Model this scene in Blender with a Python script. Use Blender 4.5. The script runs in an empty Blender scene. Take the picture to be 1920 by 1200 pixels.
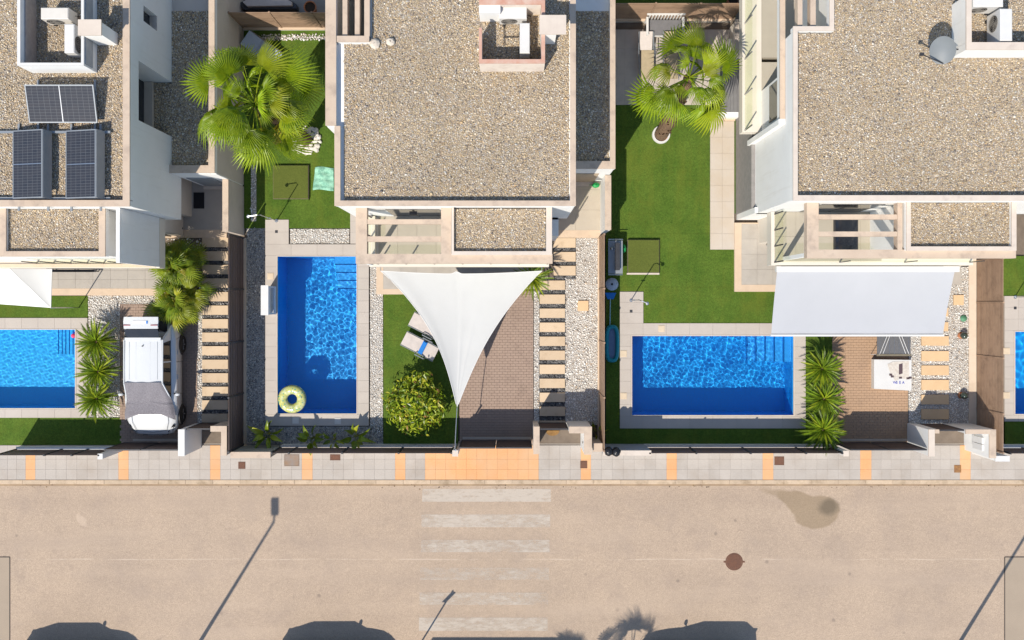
import bpy, math, random
import numpy as np
from mathutils import Vector, Matrix, Euler

sc = bpy.context.scene
COL = sc.collection
R = math.radians
# ------------------------------------------------------------------ camera, sky, sun, exposure
# Survey convention: the drone hangs 33 m above the plots and looks straight down; one metre of
# ground is 50 plan units.  W(u, v, z) turns a plan reading of a point at height z into metres.
H, S, CX, CY = 33.0, 50.0, 960.0, 572.0
cam = bpy.data.cameras.new('camera')
cam_o = bpy.data.objects.new('camera', cam); COL.objects.link(cam_o)
cam_o.location = (0, 0, H)
cam.sensor_width = 36.0
cam.lens = 36.0 * (H * S) / 1920.0
cam.shift_y = -28.0 / 1920.0
cam.clip_end = 1000
sc.camera = cam_o

SUN = Vector((0.425, 0.69, -1.0)).normalized()
world = bpy.data.worlds.new('World'); sc.world = world; world.use_nodes = True
wn = world.node_tree
sky = wn.nodes.new('ShaderNodeTexSky'); sky.sky_type = 'NISHITA'; sky.sun_disc = False
sky.sun_elevation = math.asin(-SUN.z); sky.sun_rotation = math.atan2(-SUN.x, -SUN.y)
sky.air_density = 1.1; sky.dust_density = 0.4; sky.ozone_density = 1.6
wn.links.new(sky.outputs[0], wn.nodes['Background'].inputs[0])
wn.nodes['Background'].inputs[1].default_value = 0.128
sun = bpy.data.lights.new('sun', 'SUN'); sun.energy = 4.2; sun.angle = R(0.53); sun.color = (1.0, 0.93, 0.82)
sun_o = bpy.data.objects.new('sun', sun); COL.objects.link(sun_o)
sun_o.rotation_euler = SUN.to_track_quat('-Z', 'Y').to_euler(); sun_o.location = (-20, -30, 40)
sun.cycles.is_caustics_light = True
vs = sc.view_settings
vs.view_transform = 'Standard'; vs.look = 'None'; vs.gamma = 1.0; vs.exposure = 0.40; vs.use_curve_mapping = False

# ------------------------------------------------------------------ helpers
RND = random.Random(7)
def W(u, v, z=0.0):
    k = (H - z) / H / S
    return Vector(((u - CX) * k, (CY - v) * k, z))

ORG = {}
def new(name, data, parent=None, label=None, cat=None, group=None, kind=None, loc=None):
    o = bpy.data.objects.new(name, data); COL.objects.link(o)
    if parent is not None: o.parent = parent
    if loc is not None: o.location = loc
    if label: o['label'] = label
    if cat: o['category'] = cat
    if group: o['group'] = group
    if kind: o['kind'] = kind
    ORG[o.name] = ORG[parent.name] if parent is not None else Vector(loc) if loc is not None else Vector((0, 0, 0))
    return o
def thing(name, label, cat, loc=(0, 0, 0), group=None, kind=None, rz=0.0):
    o = new(name, None, None, label, cat, group, kind, loc); o.empty_display_size = 0.2
    o.rotation_euler = (0, 0, rz)
    return o

class MB:
    def __init__(s): s.v = []; s.f = []; s.c = None
    def add(s, vs_, fs):
        n = len(s.v); s.v.extend([tuple(p) for p in vs_]); s.f.extend([tuple(i + n for i in f) for f in fs]); return s
    def box(s, x0, x1, y0, y1, z0, z1):
        if x0 > x1: x0, x1 = x1, x0
        if y0 > y1: y0, y1 = y1, y0
        return s.add([(x0,y0,z0),(x1,y0,z0),(x1,y1,z0),(x0,y1,z0),(x0,y0,z1),(x1,y0,z1),(x1,y1,z1),(x0,y1,z1)],
                     [(3,2,1,0),(4,5,6,7),(0,1,5,4),(1,2,6,5),(2,3,7,6),(3,0,4,7)])
    def obox(s, c, sx, sy, sz, rz=0, rx=0, ry=0):
        m = Euler((rx, ry, rz)).to_matrix()
        pts = [Vector(c) + m @ Vector((a*sx/2, b*sy/2, d*sz/2)) for d in (-1,1) for a,b in ((-1,-1),(1,-1),(1,1),(-1,1))]
        return s.add(pts, [(3,2,1,0),(4,5,6,7),(0,1,5,4),(1,2,6,5),(2,3,7,6),(3,0,4,7)])
    def prism(s, poly, z0, z1):
        n = len(poly); a = sum(poly[i][0]*poly[(i+1)%n][1]-poly[(i+1)%n][0]*poly[i][1] for i in range(n))
        if a < 0: poly = poly[::-1]
        return s.add([(p[0],p[1],z0) for p in poly]+[(p[0],p[1],z1) for p in poly],
                     [tuple(range(n-1,-1,-1)), tuple(range(n,2*n))]+[(i,(i+1)%n,n+(i+1)%n,n+i) for i in range(n)])
    def sheet(s, poly, z):
        n = len(poly); a = sum(poly[i][0]*poly[(i+1)%n][1]-poly[(i+1)%n][0]*poly[i][1] for i in range(n))
        if a < 0: poly = poly[::-1]
        return s.add([(p[0],p[1],z) for p in poly], [tuple(range(n))])
    def tube(s, pts, r, n=8, cap=True):
        pts = [Vector(p) for p in pts]; rs = r if isinstance(r, (list, tuple)) else [r]*len(pts)
        vv = []; ff = []
        for i, p in enumerate(pts):
            d = (pts[min(i+1,len(pts)-1)] - pts[max(i-1,0)]).normalized()
            a = d.orthogonal().normalized() if abs(d.z) < 0.95 else Vector((1,0,0))
            a = (a - d*a.dot(d)).normalized(); b = d.cross(a)
            vv += [p + (a*math.cos(2*math.pi*k/n) + b*math.sin(2*math.pi*k/n))*rs[i] for k in range(n)]
        for i in range(len(pts)-1):
            ff += [(i*n+k, i*n+(k+1)%n, (i+1)*n+(k+1)%n, (i+1)*n+k) for k in range(n)]
        if cap: ff += [tuple(range(n-1,-1,-1)), tuple((len(pts)-1)*n+k for k in range(n))]
        return s.add(vv, ff)
    def lathe(s, prof, n=20, c=(0,0,0), sx=1.0, sy=1.0):
        vv = []; ff = []
        for r, z in prof:
            vv += [(c[0]+r*sx*math.cos(2*math.pi*k/n), c[1]+r*sy*math.sin(2*math.pi*k/n), c[2]+z) for k in range(n)]
        for i in range(len(prof)-1):
            ff += [(i*n+k, i*n+(k+1)%n, (i+1)*n+(k+1)%n, (i+1)*n+k) for k in range(n)]
        return s.add(vv, ff)
    def grid(s, fn, nu, nv):
        vv = [fn(i/nu, j/nv) for j in range(nv+1) for i in range(nu+1)]
        ff = [(j*(nu+1)+i, j*(nu+1)+i+1, (j+1)*(nu+1)+i+1, (j+1)*(nu+1)+i) for j in range(nv) for i in range(nu)]
        return s.add(vv, ff)
    def mesh(s, name, mat, org=(0,0,0), smooth=False):
        me = bpy.data.meshes.new(name)
        me.from_pydata([(p[0]-org[0], p[1]-org[1], p[2]-org[2]) for p in s.v], [], s.f)
        if mat: me.materials.append(mat)
        if smooth: me.polygons.foreach_set('use_smooth', [True]*len(me.polygons))
        me.update(); return me
    def part(s, name, mat, parent, smooth=False, label=None, kind=None):
        return new(name, s.mesh(name, mat, ORG[parent.name], smooth), parent, label=label, kind=kind)
    def top(s, name, mat, label=None, cat=None, group=None, kind=None, smooth=False, org=None):
        if org is None and kind != 'structure' and cat:
            a = np.array(s.v); org = (a[:,0].mean(), a[:,1].mean(), a[:,2].min())
        org = org or (0,0,0)
        return new(name, s.mesh(name, mat, org, smooth), None, label, cat, group, kind, loc=org)
def bx(u0, v0, u1, v1, z0, z1, zr=None, m=None):
    """box whose plan outline was read at height zr (its top by default)"""
    zr = z1 if zr is None else zr
    a, b = W(u0, v0, zr), W(u1, v1, zr)
    return (m or MB()).box(a.x, b.x, a.y, b.y, z0, z1)
def copy_tree(o, loc=None, rz=None, label=None):
    c = o.copy(); COL.objects.link(c)
    if loc is not None: c.location = loc
    if rz is not None: c.rotation_euler.z = rz
    if label: c['label'] = label
    for ch in list(o.children):
        d = ch.copy(); COL.objects.link(d); d.parent = c
        for g in list(ch.children):
            e = g.copy(); COL.objects.link(e); e.parent = d
    return c

# ------------------------------------------------------------------ materials
def srgb(r, g, b):
    f = lambda x: (x/255/12.92) if x/255 <= 0.04045 else ((x/255+0.055)/1.055)**2.4
    return (f(r), f(g), f(b))
class NT:
    def __init__(s, name):
        s.m = bpy.data.materials.new(name); s.m.use_nodes = True; s.t = s.m.node_tree
        s.b = s.t.nodes['Principled BSDF']; s.out = s.t.nodes['Material Output']
        s.pos = s.n('ShaderNodeNewGeometry').outputs['Position']
    def n(s, typ, **k):
        d = s.t.nodes.new(typ)
        for a, v in k.items(): setattr(d, a, v)
        return d
    def l(s, a, b): s.t.links.new(a, b)
    def set(s, sock, v):
        if hasattr(v, 'links') or isinstance(v, bpy.types.NodeSocket): s.l(v, sock)
        else: sock.default_value = v
    def noise(s, scale, detail=3, rough=0.55, vec=None, dist=0.0):
        d = s.n('ShaderNodeTexNoise'); d.inputs['Scale'].default_value = scale; d.inputs['Detail'].default_value = detail
        d.inputs['Roughness'].default_value = rough; d.inputs['Distortion'].default_value = dist
        s.l(vec if vec is not None else s.pos, d.inputs['Vector']); return d.outputs['Fac']
    def ramp(s, fac, a, b, ca=(0,0,0,1), cb=(1,1,1,1)):
        d = s.n('ShaderNodeValToRGB'); e = d.color_ramp.elements
        e[0].position = a; e[0].color = ca; e[1].position = b; e[1].color = cb; s.set(d.inputs[0], fac); return d.outputs[0]
    def mix(s, fac, a, b, blend='MIX'):
        d = s.n('ShaderNodeMix', data_type='RGBA', blend_type=blend); s.set(d.inputs[0], fac)
        for sock, v in ((d.inputs[6], a), (d.inputs[7], b)):
            if isinstance(v, tuple): v = (*v[:3], 1)
            s.set(sock, v)
        return d.outputs[2]
    def math(s, op, a, b=0.0, c=None, clamp=False):
        d = s.n('ShaderNodeMath', operation=op, use_clamp=clamp); s.set(d.inputs[0], a); s.set(d.inputs[1], b)
        if c is not None: s.set(d.inputs[2], c)
        return d.outputs[0]
    def vmap(s, scale=(1,1,1), rot=(0,0,0), loc=(0,0,0), vec=None):
        d = s.n('ShaderNodeMapping'); d.inputs['Scale'].default_value = scale; d.inputs['Rotation'].default_value = rot; d.inputs['Location'].default_value = loc
        s.l(vec if vec is not None else s.pos, d.inputs['Vector']); return d.outputs[0]
    def bump(s, h, strength=0.3, dist=0.01):
        d = s.n('ShaderNodeBump'); d.inputs['Strength'].default_value = strength; d.inputs['Distance'].default_value = dist
        s.l(h, d.inputs['Height']); s.l(d.outputs[0], s.b.inputs['Normal'])
    def rand(s): return s.n('ShaderNodeObjectInfo').outputs['Random']
    def scale_col(s, col, fac):
        d = s.n('ShaderNodeVectorMath', operation='SCALE'); s.set(d.inputs[0], col); s.set(d.inputs[3], fac); return d.outputs[0]
    def done(s, col, rough=0.7, spec=0.3):
        if isinstance(col, tuple): col = (*col[:3], 1)
        s.set(s.b.inputs['Base Color'], col); s.set(s.b.inputs['Roughness'], rough)
        s.b.inputs['Specular IOR Level'].default_value = spec; return s.m

def M(name, c1, c2=None, sc1=3.0, rough=0.75, bump=0.0, bs=40.0, grime=None, gs=0.9, ga=(0.5,0.75), objvar=0.0, speck=0.0, spec=0.3, metal=0.0):
    t = NT(name); c2 = c2 or tuple(x*0.88 for x in c1)
    col = t.mix(t.ramp(t.noise(sc1, 5, 0.6), 0.3, 0.7), c1, c2)
    if speck:
        f = t.ramp(t.noise(bs, 2, 0.7), 0.3, 0.7)
        col = t.mix(speck, col, t.mix(f, tuple(x*0.55 for x in c1), tuple(min(1, x*1.4) for x in c1)))
    if grime:
        col = t.mix(t.math('MULTIPLY', t.ramp(t.noise(gs, 6, 0.65), *ga), 0.75), col, grime)
    if objvar:
        col = t.scale_col(col, t.math('ADD', t.math('MULTIPLY', t.rand(), objvar), 1-objvar/2))
    if bump: t.bump(t.noise(bs, 3, 0.6), bump, 0.01)
    t.b.inputs['Metallic'].default_value = metal
    return t.done(col, rough, spec)
def glass_thin(name, tint, refl=0.12, rough=0.02):
    t = NT(name); tr = t.n('ShaderNodeBsdfTransparent'); tr.inputs[0].default_value = (*tint, 1)
    gl = t.n('ShaderNodeBsdfGlossy'); gl.inputs['Roughness'].default_value = rough
    mx = t.n('ShaderNodeMixShader'); mx.inputs[0].default_value = refl; t.l(tr.outputs[0], mx.inputs[1]); t.l(gl.outputs[0], mx.inputs[2])
    t.l(mx.outputs[0], t.out.inputs[0]); return t.m
def leaf_mat(name, c1, c2, c3, trans=0.35, attr=False, rough=0.42):
    t = NT(name); r = t.rand()
    if attr:
        a = t.n('ShaderNodeAttribute', attribute_name='Col'); col = a.outputs['Color']
    else:
        col = t.mix(t.ramp(t.noise(9, 3), 0.3, 0.7), c1, c2)
        col = t.mix(t.math('MULTIPLY', t.ramp(r, 0.55, 1.0), 0.7), col, c3)
        col = t.scale_col(col, t.math('ADD', t.math('MULTIPLY', t.math('FRACT', t.math('MULTIPLY', r, 7.31)), 0.65), 0.60))
    t.done(col, rough, 0.4)
    tl = t.n('ShaderNodeBsdfTranslucent'); t.set(tl.inputs[0], col)
    mx = t.n('ShaderNodeMixShader'); mx.inputs[0].default_value = trans
    t.l(t.b.outputs[0], mx.inputs[1]); t.l(tl.outputs[0], mx.inputs[2]); t.l(mx.outputs[0], t.out.inputs[0]); return t.m
def attr_mat(name, rough=0.8):
    t = NT(name); a = t.n('ShaderNodeAttribute', attribute_name='Col'); return t.done(t.mix(t.ramp(t.noise(0.55, 5, 0.65), 0.3, 0.7), t.scale_col(a.outputs['Color'], 0.86), t.scale_col(a.outputs['Color'], 1.08)), rough, 0.2)

t = NT('white_render')
c = t.mix(t.ramp(t.noise(1.2, 5, 0.6), 0.3, 0.7), (0.75,0.74,0.715), (0.71,0.70,0.675))
c = t.mix(t.math('MULTIPLY', t.ramp(t.noise(1.0, 5, 0.7, t.vmap((5,5,0.35))), 0.55, 0.8), 0.35), c, (0.55,0.51,0.455))
c = t.mix(t.math('MULTIPLY', t.ramp(t.noise(1.6, 6, 0.65), 0.6, 0.85), 0.5), c, (0.60,0.56,0.50))
t.bump(t.noise(60,3), 0.12, 0.01); WHITE = t.done(c, 0.85, 0.3)
CREAM = M('cream_render', (0.63,0.575,0.495), (0.60,0.545,0.465), 1.5, 0.85, bump=0.1, bs=60)
CAP = M('coping_stone', (0.52,0.415,0.32), (0.48,0.37,0.28), 2.2, 0.8, bump=0.15, bs=50, grime=(0.30,0.235,0.19), gs=2.4, ga=(0.50,0.74), speck=0.12)
CAPL = M('pale_coping', (0.60,0.52,0.44), (0.53,0.45,0.38), 2.5, 0.8, bump=0.1, bs=50, grime=(0.36,0.30,0.26), gs=2.0, ga=(0.58,0.8))
TERRA = M('terracotta_coping', (0.47,0.24,0.17), (0.52,0.33,0.25), 4, 0.8, bump=0.15, bs=40, grime=(0.55,0.43,0.36), gs=3, ga=(0.45,0.7))
BLOCKW = M('bare_blockwork', (0.40,0.34,0.30), (0.30,0.26,0.24), 6, 0.9, bump=0.3, bs=20)
STONEG = M('grey_stone_cladding', (0.27,0.25,0.235), (0.21,0.20,0.19), 5, 0.8, bump=0.3, bs=25)
PAVE_G = M('grey_pavement_tile', (0.43,0.385,0.34), (0.385,0.345,0.305), 0.8, 0.85, bump=0.2, bs=24, grime=(0.33,0.275,0.225), gs=0.9, ga=(0.45,0.75), objvar=0.10, speck=0.14)
PAVE_O = M('orange_pavement_tile', (0.66,0.345,0.16), (0.62,0.31,0.14), 0.8, 0.85, bump=0.2, bs=24, grime=(0.55,0.375,0.23), gs=0.7, ga=(0.4,0.7), objvar=0.07, speck=0.14)
PAVE_L = M('pale_pavement_tile', (0.50,0.42,0.34), (0.45,0.38,0.31), 1.4, 0.85, bump=0.15, bs=80, objvar=0.1, speck=0.12)
KERB = M('kerb_stone', (0.52,0.40,0.28), (0.43,0.33,0.24), 3, 0.9, bump=0.4, bs=30, grime=(0.25,0.18,0.11), gs=2.2, ga=(0.5,0.72), objvar=0.15, speck=0.2)
DECK = M('pool_deck_tile', (0.455,0.405,0.355), (0.42,0.37,0.325), 2.0, 0.7, bump=0.08, bs=70, objvar=0.07, speck=0.06)
PATIO = M('patio_tile', (0.415,0.375,0.325), (0.37,0.335,0.295), 3.0, 0.7, bump=0.08, bs=60, grime=(0.31,0.275,0.235), gs=1.6, ga=(0.5,0.8), objvar=0.10, speck=0.06)
BORDER = M('peach_border_stone', (0.60,0.46,0.335), (0.55,0.42,0.30), 3.0, 0.75, bump=0.1, bs=60, grime=(0.45,0.34,0.25), gs=2.0, ga=(0.55,0.8), objvar=0.05)
SLAB = M('sandstone_slab', (0.57,0.44,0.305), (0.53,0.405,0.275), 3.0, 0.85, bump=0.15, bs=60, grime=(0.42,0.30,0.19), gs=3.0, ga=(0.55,0.8), objvar=0.12, speck=0.1)
SLABO = M('orange_slab', (0.61,0.43,0.255), (0.57,0.39,0.225), 3.0, 0.85, bump=0.15, bs=60, objvar=0.12, speck=0.1)
PAVER = M('brick_paver', (0.335,0.245,0.19), (0.30,0.215,0.17), 5.0, 0.85, bump=0.25, bs=60, grime=(0.22,0.16,0.125), gs=1.2, ga=(0.5,0.8), speck=0.16)
PAVERY = M('sand_paver', (0.45,0.32,0.19), (0.39,0.275,0.165), 5.0, 0.85, bump=0.25, bs=60, speck=0.15)
JOINTL = M('pale_grout', (0.40,0.35,0.30), (0.36,0.315,0.27), 9.0, 0.95)
JOINT = M('joint_sand', (0.25,0.195,0.155), (0.21,0.165,0.13), 9.0, 0.95)
EARTH = M('bare_earth', (0.19,0.15,0.115), (0.14,0.11,0.085), 4.0, 0.95, bump=0.4, bs=30)
CONC = M('concrete', (0.30,0.285,0.265), (0.25,0.24,0.225), 2.0, 0.9, bump=0.2, bs=50, grime=(0.18,0.17,0.155), gs=1.0, ga=(0.5,0.8))
SLATB = M('brown_fence_slat', (0.095,0.066,0.058), (0.082,0.058,0.052), 4.0, 0.6, bump=0.1, bs=40, objvar=0.35)
SLAT_LIT = M('sunlit_fence_slat', (0.34,0.225,0.15), (0.30,0.195,0.13), 4.0, 0.65, bump=0.15, bs=40, grime=(0.17,0.11,0.075), gs=2.0, ga=(0.5,0.8), objvar=0.16)  # brown slats in a paler tan: sun on their visible faces put into colour
RUST = M('rust_iron', (0.16,0.075,0.045), (0.11,0.06,0.045), 14, 0.85, bump=0.5, bs=30, speck=0.3)
METAL = M('dark_metal', (0.07,0.07,0.075), (0.05,0.05,0.055), 4, 0.45, metal=0.5)
STEEL = M('steel', (0.55,0.56,0.57), (0.48,0.49,0.5), 4, 0.3, metal=0.9)
GREYM = M('grey_metal', (0.28,0.30,0.32), (0.24,0.26,0.28), 3, 0.45, metal=0.3)
PLASTW = M('white_plastic', (0.62,0.61,0.59), (0.58,0.57,0.55), 3, 0.45)
PLASTY = M('aged_plastic', (0.62,0.585,0.53), (0.57,0.535,0.48), 3, 0.55)
BLACK = M('black_plastic', (0.02,0.02,0.022), (0.015,0.015,0.017), 5, 0.5)
FABW = M('white_canvas', (0.485,0.48,0.465), (0.46,0.455,0.44), 0.9, 0.9, bump=0.15, bs=90)
FABG = M('grey_canvas', (0.39,0.395,0.415), (0.37,0.375,0.395), 0.8, 0.9, bump=0.1, bs=90)
WIN = M('dark_window', (0.018,0.022,0.03), (0.014,0.017,0.024), 3, 0.06, spec=0.6)
GLASS = glass_thin('balustrade_glass', (0.965,0.98,0.92), 0.05)
CARGLASS = M('car_glass', (0.012,0.013,0.016), (0.02,0.02,0.022), 3, 0.05, spec=0.6)
CARW = M('white_car_paint', (0.57,0.58,0.585), (0.55,0.56,0.565), 0.8, 0.25, spec=0.5); CARW.node_tree.nodes['Principled BSDF'].inputs['Coat Weight'].default_value = 0.5
CARB = M('blue_grey_car_paint', (0.10,0.12,0.15), (0.09,0.11,0.14), 0.8, 0.3, spec=0.5)
TYRE = M('tyre', (0.022,0.021,0.02), (0.03,0.028,0.026), 8, 0.9)
WOOD = M('weathered_wood', (0.42,0.33,0.23), (0.34,0.26,0.18), 8, 0.8, bump=0.2, bs=30)
TRUNK = M('palm_trunk', (0.20,0.125,0.075), (0.11,0.07,0.045), 14, 0.95, bump=0.8, bs=18)
PEB = attr_mat('pebble')
FAN = leaf_mat('fan_palm_leaf', (0.20,0.32,0.010), (0.33,0.43,0.012), (0.48,0.48,0.03), 0.42)
FAND = leaf_mat('fan_palm_dry_leaf', (0.36,0.30,0.03), (0.30,0.27,0.02), (0.40,0.26,0.04), 0.38)
FANS = leaf_mat('dwarf_palm_leaf', (0.12,0.20,0.012), (0.23,0.30,0.015), (0.46,0.42,0.03), 0.32)
CYC = leaf_mat('cycad_leaf', (0.10,0.18,0.010), (0.20,0.29,0.014), (0.42,0.46,0.025), 0.15, rough=0.4)
BROAD = leaf_mat('broad_leaf', (0.14,0.22,0.012), (0.30,0.36,0.018), (0.52,0.50,0.05), 0.3, rough=0.3)
CROT = leaf_mat('mottled_leaf', (0,0,0), (0,0,0), (0,0,0), 0.28, attr=True, rough=0.35)
STEMG = M('leaf_stalk', (0.24,0.26,0.06), (0.30,0.22,0.08), 6, 0.7)

# road: sun-bleached dusty asphalt with a seam, patches, scuffs and a damp patch
t = NT('asphalt')
c = t.mix(t.ramp(t.noise(0.35, 5, 0.6), 0.3, 0.7), (0.430,0.328,0.240), (0.375,0.288,0.215))
c = t.mix(t.ramp(t.noise(24, 4, 0.85), 0.33, 0.68), t.scale_col(c, 0.74), t.scale_col(c, 1.24))
c = t.mix(t.ramp(t.noise(8, 5, 0.85), 0.3, 0.7), t.scale_col(c, 0.87), t.scale_col(c, 1.12))
c = t.mix(t.math('MULTIPLY', t.ramp(t.noise(0.8, 5, 0.7, t.vmap((1,1,1),(0,0,0.4),(3,7,0))), 0.5, 0.72), 0.4), c, (0.30,0.235,0.19))
c = t.mix(t.math('MULTIPLY', t.ramp(t.noise(160, 1, 0.5), 0.62, 0.72), 0.45), c, (0.13,0.105,0.09))
c = t.mix(t.math('MULTIPLY', t.ramp(t.noise(1.6, 6, 0.7), 0.52, 0.75), 0.30), c, (0.25,0.19,0.15))
lanes = t.noise(0.9, 3, 0.6, t.vmap((0.12, 1.3, 1)))
c = t.mix(t.math('MULTIPLY', t.ramp(lanes, 0.5, 0.68), 0.35), c, (0.44,0.34,0.255))
sx = t.n('ShaderNodeSeparateXYZ'); t.l(t.pos, sx.inputs[0]); PX, PY = sx.outputs[0], sx.outputs[1]
wig = t.math('MULTIPLY', t.math('SUBTRACT', t.noise(1.1, 3), 0.5), 0.10)
seam = t.math('LESS_THAN', t.math('ABSOLUTE', t.math('ADD', t.math('ADD', PY, 9.57), wig)), 0.018)
c = t.mix(t.math('MULTIPLY', t.math('MULTIPLY', seam, t.ramp(t.noise(1.3, 4), 0.42, 0.6)), 0.65), c, (0.52,0.42,0.33))
dust = t.ramp(t.math('ADD', t.math('ADD', PY, wig), t.math('MULTIPLY', t.noise(2.2, 5), 0.9)), -6.75, -6.25)
c = t.mix(t.math('MULTIPLY', dust, 0.5), c, (0.50,0.37,0.245))
trk = t.math('MULTIPLY', t.ramp(t.math('ABSOLUTE', t.math('SUBTRACT', t.math('ABSOLUTE', t.math('ADD', PY, 8.15)), 0.78)), 0.0, 0.42, (1,1,1,1), (0,0,0,1)), t.ramp(t.noise(0.25, 4, 0.6, t.vmap((0.5,1.5,1))), 0.35, 0.65))
c = t.mix(t.math('MULTIPLY', trk, 0.22), c, (0.26,0.20,0.16))
trk = t.math('MULTIPLY', t.ramp(t.math('ABSOLUTE', t.math('SUBTRACT', t.math('ABSOLUTE', t.math('ADD', PY, 11.1)), 0.78)), 0.0, 0.42, (1,1,1,1), (0,0,0,1)), t.ramp(t.noise(0.25, 4, 0.6, t.vmap((0.5,1.5,1),(0,0,0),(4,0,0))), 0.35, 0.65))
c = t.mix(t.math('MULTIPLY', trk, 0.20), c, (0.27,0.21,0.17))
wn_ = t.n('ShaderNodeTexNoise'); wn_.inputs['Scale'].default_value = 1.3; wn_.inputs['Detail'].default_value = 5; t.l(t.pos, wn_.inputs['Vector'])
wa = t.n('ShaderNodeVectorMath', operation='ADD'); t.l(t.pos, wa.inputs[0]); ws2 = t.n('ShaderNodeVectorMath', operation='SCALE'); t.l(wn_.outputs['Color'], ws2.inputs[0]); ws2.inputs[3].default_value = 0.9; t.l(ws2.outputs[0], wa.inputs[1])
cv_ = t.n('ShaderNodeTexVoronoi', feature='DISTANCE_TO_EDGE'); cv_.inputs['Scale'].default_value = 0.32; t.l(wa.outputs[0], cv_.inputs['Vector'])
crk = t.math('MULTIPLY', t.math('LESS_THAN', cv_.outputs['Distance'], 0.0055), t.ramp(t.noise(0.45, 3), 0.46, 0.56))
c = t.mix(t.math('MULTIPLY', crk, 0.10), c, (0.14,0.11,0.09))
vd = t.n('ShaderNodeTexVoronoi'); vd.inputs['Scale'].default_value = 1.1; t.l(t.pos, vd.inputs['Vector'])
c = t.mix(t.math('MULTIPLY', t.math('MULTIPLY', t.ramp(vd.outputs['Distance'], 0.05, 0.10, (1,1,1,1), (0,0,0,1)), t.ramp(t.noise(0.8, 2), 0.52, 0.6)), 0.45), c, (0.15,0.12,0.10))
warp = t.n('ShaderNodeVectorMath', operation='ADD'); t.l(t.pos, warp.inputs[0])
wv_ = t.n('ShaderNodeTexNoise'); wv_.inputs['Scale'].default_value = 3.0; t.l(t.pos, wv_.inputs['Vector'])
wsc = t.n('ShaderNodeVectorMath', operation='SCALE'); t.l(wv_.outputs['Color'], wsc.inputs[0]); wsc.inputs[3].default_value = 0.16
t.l(wsc.outputs[0], warp.inputs[1])
def blob(u, v, ru, rv, rot, soft):
    p = W(u, v); d = t.n('ShaderNodeVectorMath', operation='SUBTRACT'); t.l(warp.outputs[0], d.inputs[0]); d.inputs[1].default_value = (p.x+0.08, p.y+0.08, 0)
    m_ = t.n('ShaderNodeMapping', vector_type='TEXTURE'); m_.inputs['Rotation'].default_value = (0,0,rot); m_.inputs['Scale'].default_value = (ru/S, rv/S, 1e3); t.l(d.outputs[0], m_.inputs['Vector'])
    ln = t.n('ShaderNodeVectorMath', operation='LENGTH'); t.l(m_.outputs[0], ln.inputs[0])
    return t.ramp(ln.outputs['Value'], 1-soft, 1+soft*0.3, (1,1,1,1), (0,0,0,1))
st = t.math('MAXIMUM', t.math('MAXIMUM', blob(1534,962,45,32,0.2,0.1), blob(1508,950,40,25,-0.55,0.12)), t.math('MAXIMUM', blob(1486,938,36,15,-0.45,0.25), t.math('MULTIPLY', blob(1458,926,40,8,-0.25,0.6), 0.7)))
c = t.mix(t.math('MULTIPLY', st, 0.58), c, (0.215,0.155,0.088))
core = blob(1555,952,24,20,0.3,0.5)
c = t.mix(t.math('MULTIPLY', core, 0.6), c, (0.075,0.06,0.04))
c = t.mix(t.math('MULTIPLY', blob(150,978,16,9,-0.9,0.3), 0.35), c, (0.55,0.43,0.33))
wet = t.math('SUBTRACT', 0.9, t.math('MULTIPLY', core, 0.45))
t.bump(t.noise(24, 4, 0.8), 0.5, 0.015)
ROAD = t.done(c, wet, 0.25)

# artificial turf
t = NT('turf')
c = t.mix(t.ramp(t.noise(1.1, 5, 0.6), 0.35, 0.68), (0.060,0.112,0.014), (0.090,0.145,0.020))
c = t.mix(t.ramp(t.noise(17, 4, 0.85), 0.32, 0.68), t.scale_col(c, 0.66), t.scale_col(c, 1.34))
sp_ = t.n('ShaderNodeSeparateXYZ'); t.l(t.pos, sp_.inputs[0])
seam_ = t.math('LESS_THAN', t.math('ABSOLUTE', t.math('SUBTRACT', t.math('MODULO', t.math('ADD', t.math('ADD', sp_.outputs[1], t.math('MULTIPLY', t.noise(1.5,2), 0.05)), 40.3), 2.0), 1.0)), 0.018)
c = t.mix(t.math('MULTIPLY', seam_, 0.30), c, (0.045,0.07,0.008))
c = t.mix(t.math('MULTIPLY', t.ramp(t.noise(0.7, 4, 0.7, t.vmap((1,1,1),(0,0,0),(9,2,0))), 0.5, 0.75), 0.45), c, (0.135,0.15,0.02))
c = t.mix(t.math('MULTIPLY', t.ramp(t.noise(0.5, 4, 0.6, t.vmap((4,0.6,1))), 0.5, 0.7), 0.35), c, (0.13,0.155,0.02))
t.bump(t.noise(22, 4, 0.85), 0.9, 0.03)
TURF = t.done(c, 0.9, 0.15)
# worn road paint: lets the asphalt show where it has flaked away
t = NT('worn_road_paint')
c = t.mix(t.ramp(t.noise(30, 3, 0.7), 0.3, 0.7), (0.62,0.55,0.47), (0.54,0.47,0.39))
wear = t.math('ADD', t.math('MULTIPLY', t.noise(3.2, 7, 0.72, t.vmap((0.8,2.2,1))), 0.75), t.math('MULTIPLY', t.noise(0.35, 2), 0.32))
keep = t.n('ShaderNodeAttribute', attribute_name='keep', attribute_type='OBJECT').outputs['Fac']
msk = t.math('MULTIPLY', t.math('MULTIPLY_ADD', t.math('SUBTRACT', keep, wear), 4.0, 0.45, clamp=True), 0.68)
t.done(c, 0.85, 0.2); tr = t.n('ShaderNodeBsdfTransparent'); mx = t.n('ShaderNodeMixShader'); t.l(msk, mx.inputs[0]); t.l(tr.outputs[0], mx.inputs[1]); t.l(t.b.outputs[0], mx.inputs[2]); t.l(mx.outputs[0], t.out.inputs[0])
PAINT = t.m
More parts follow.
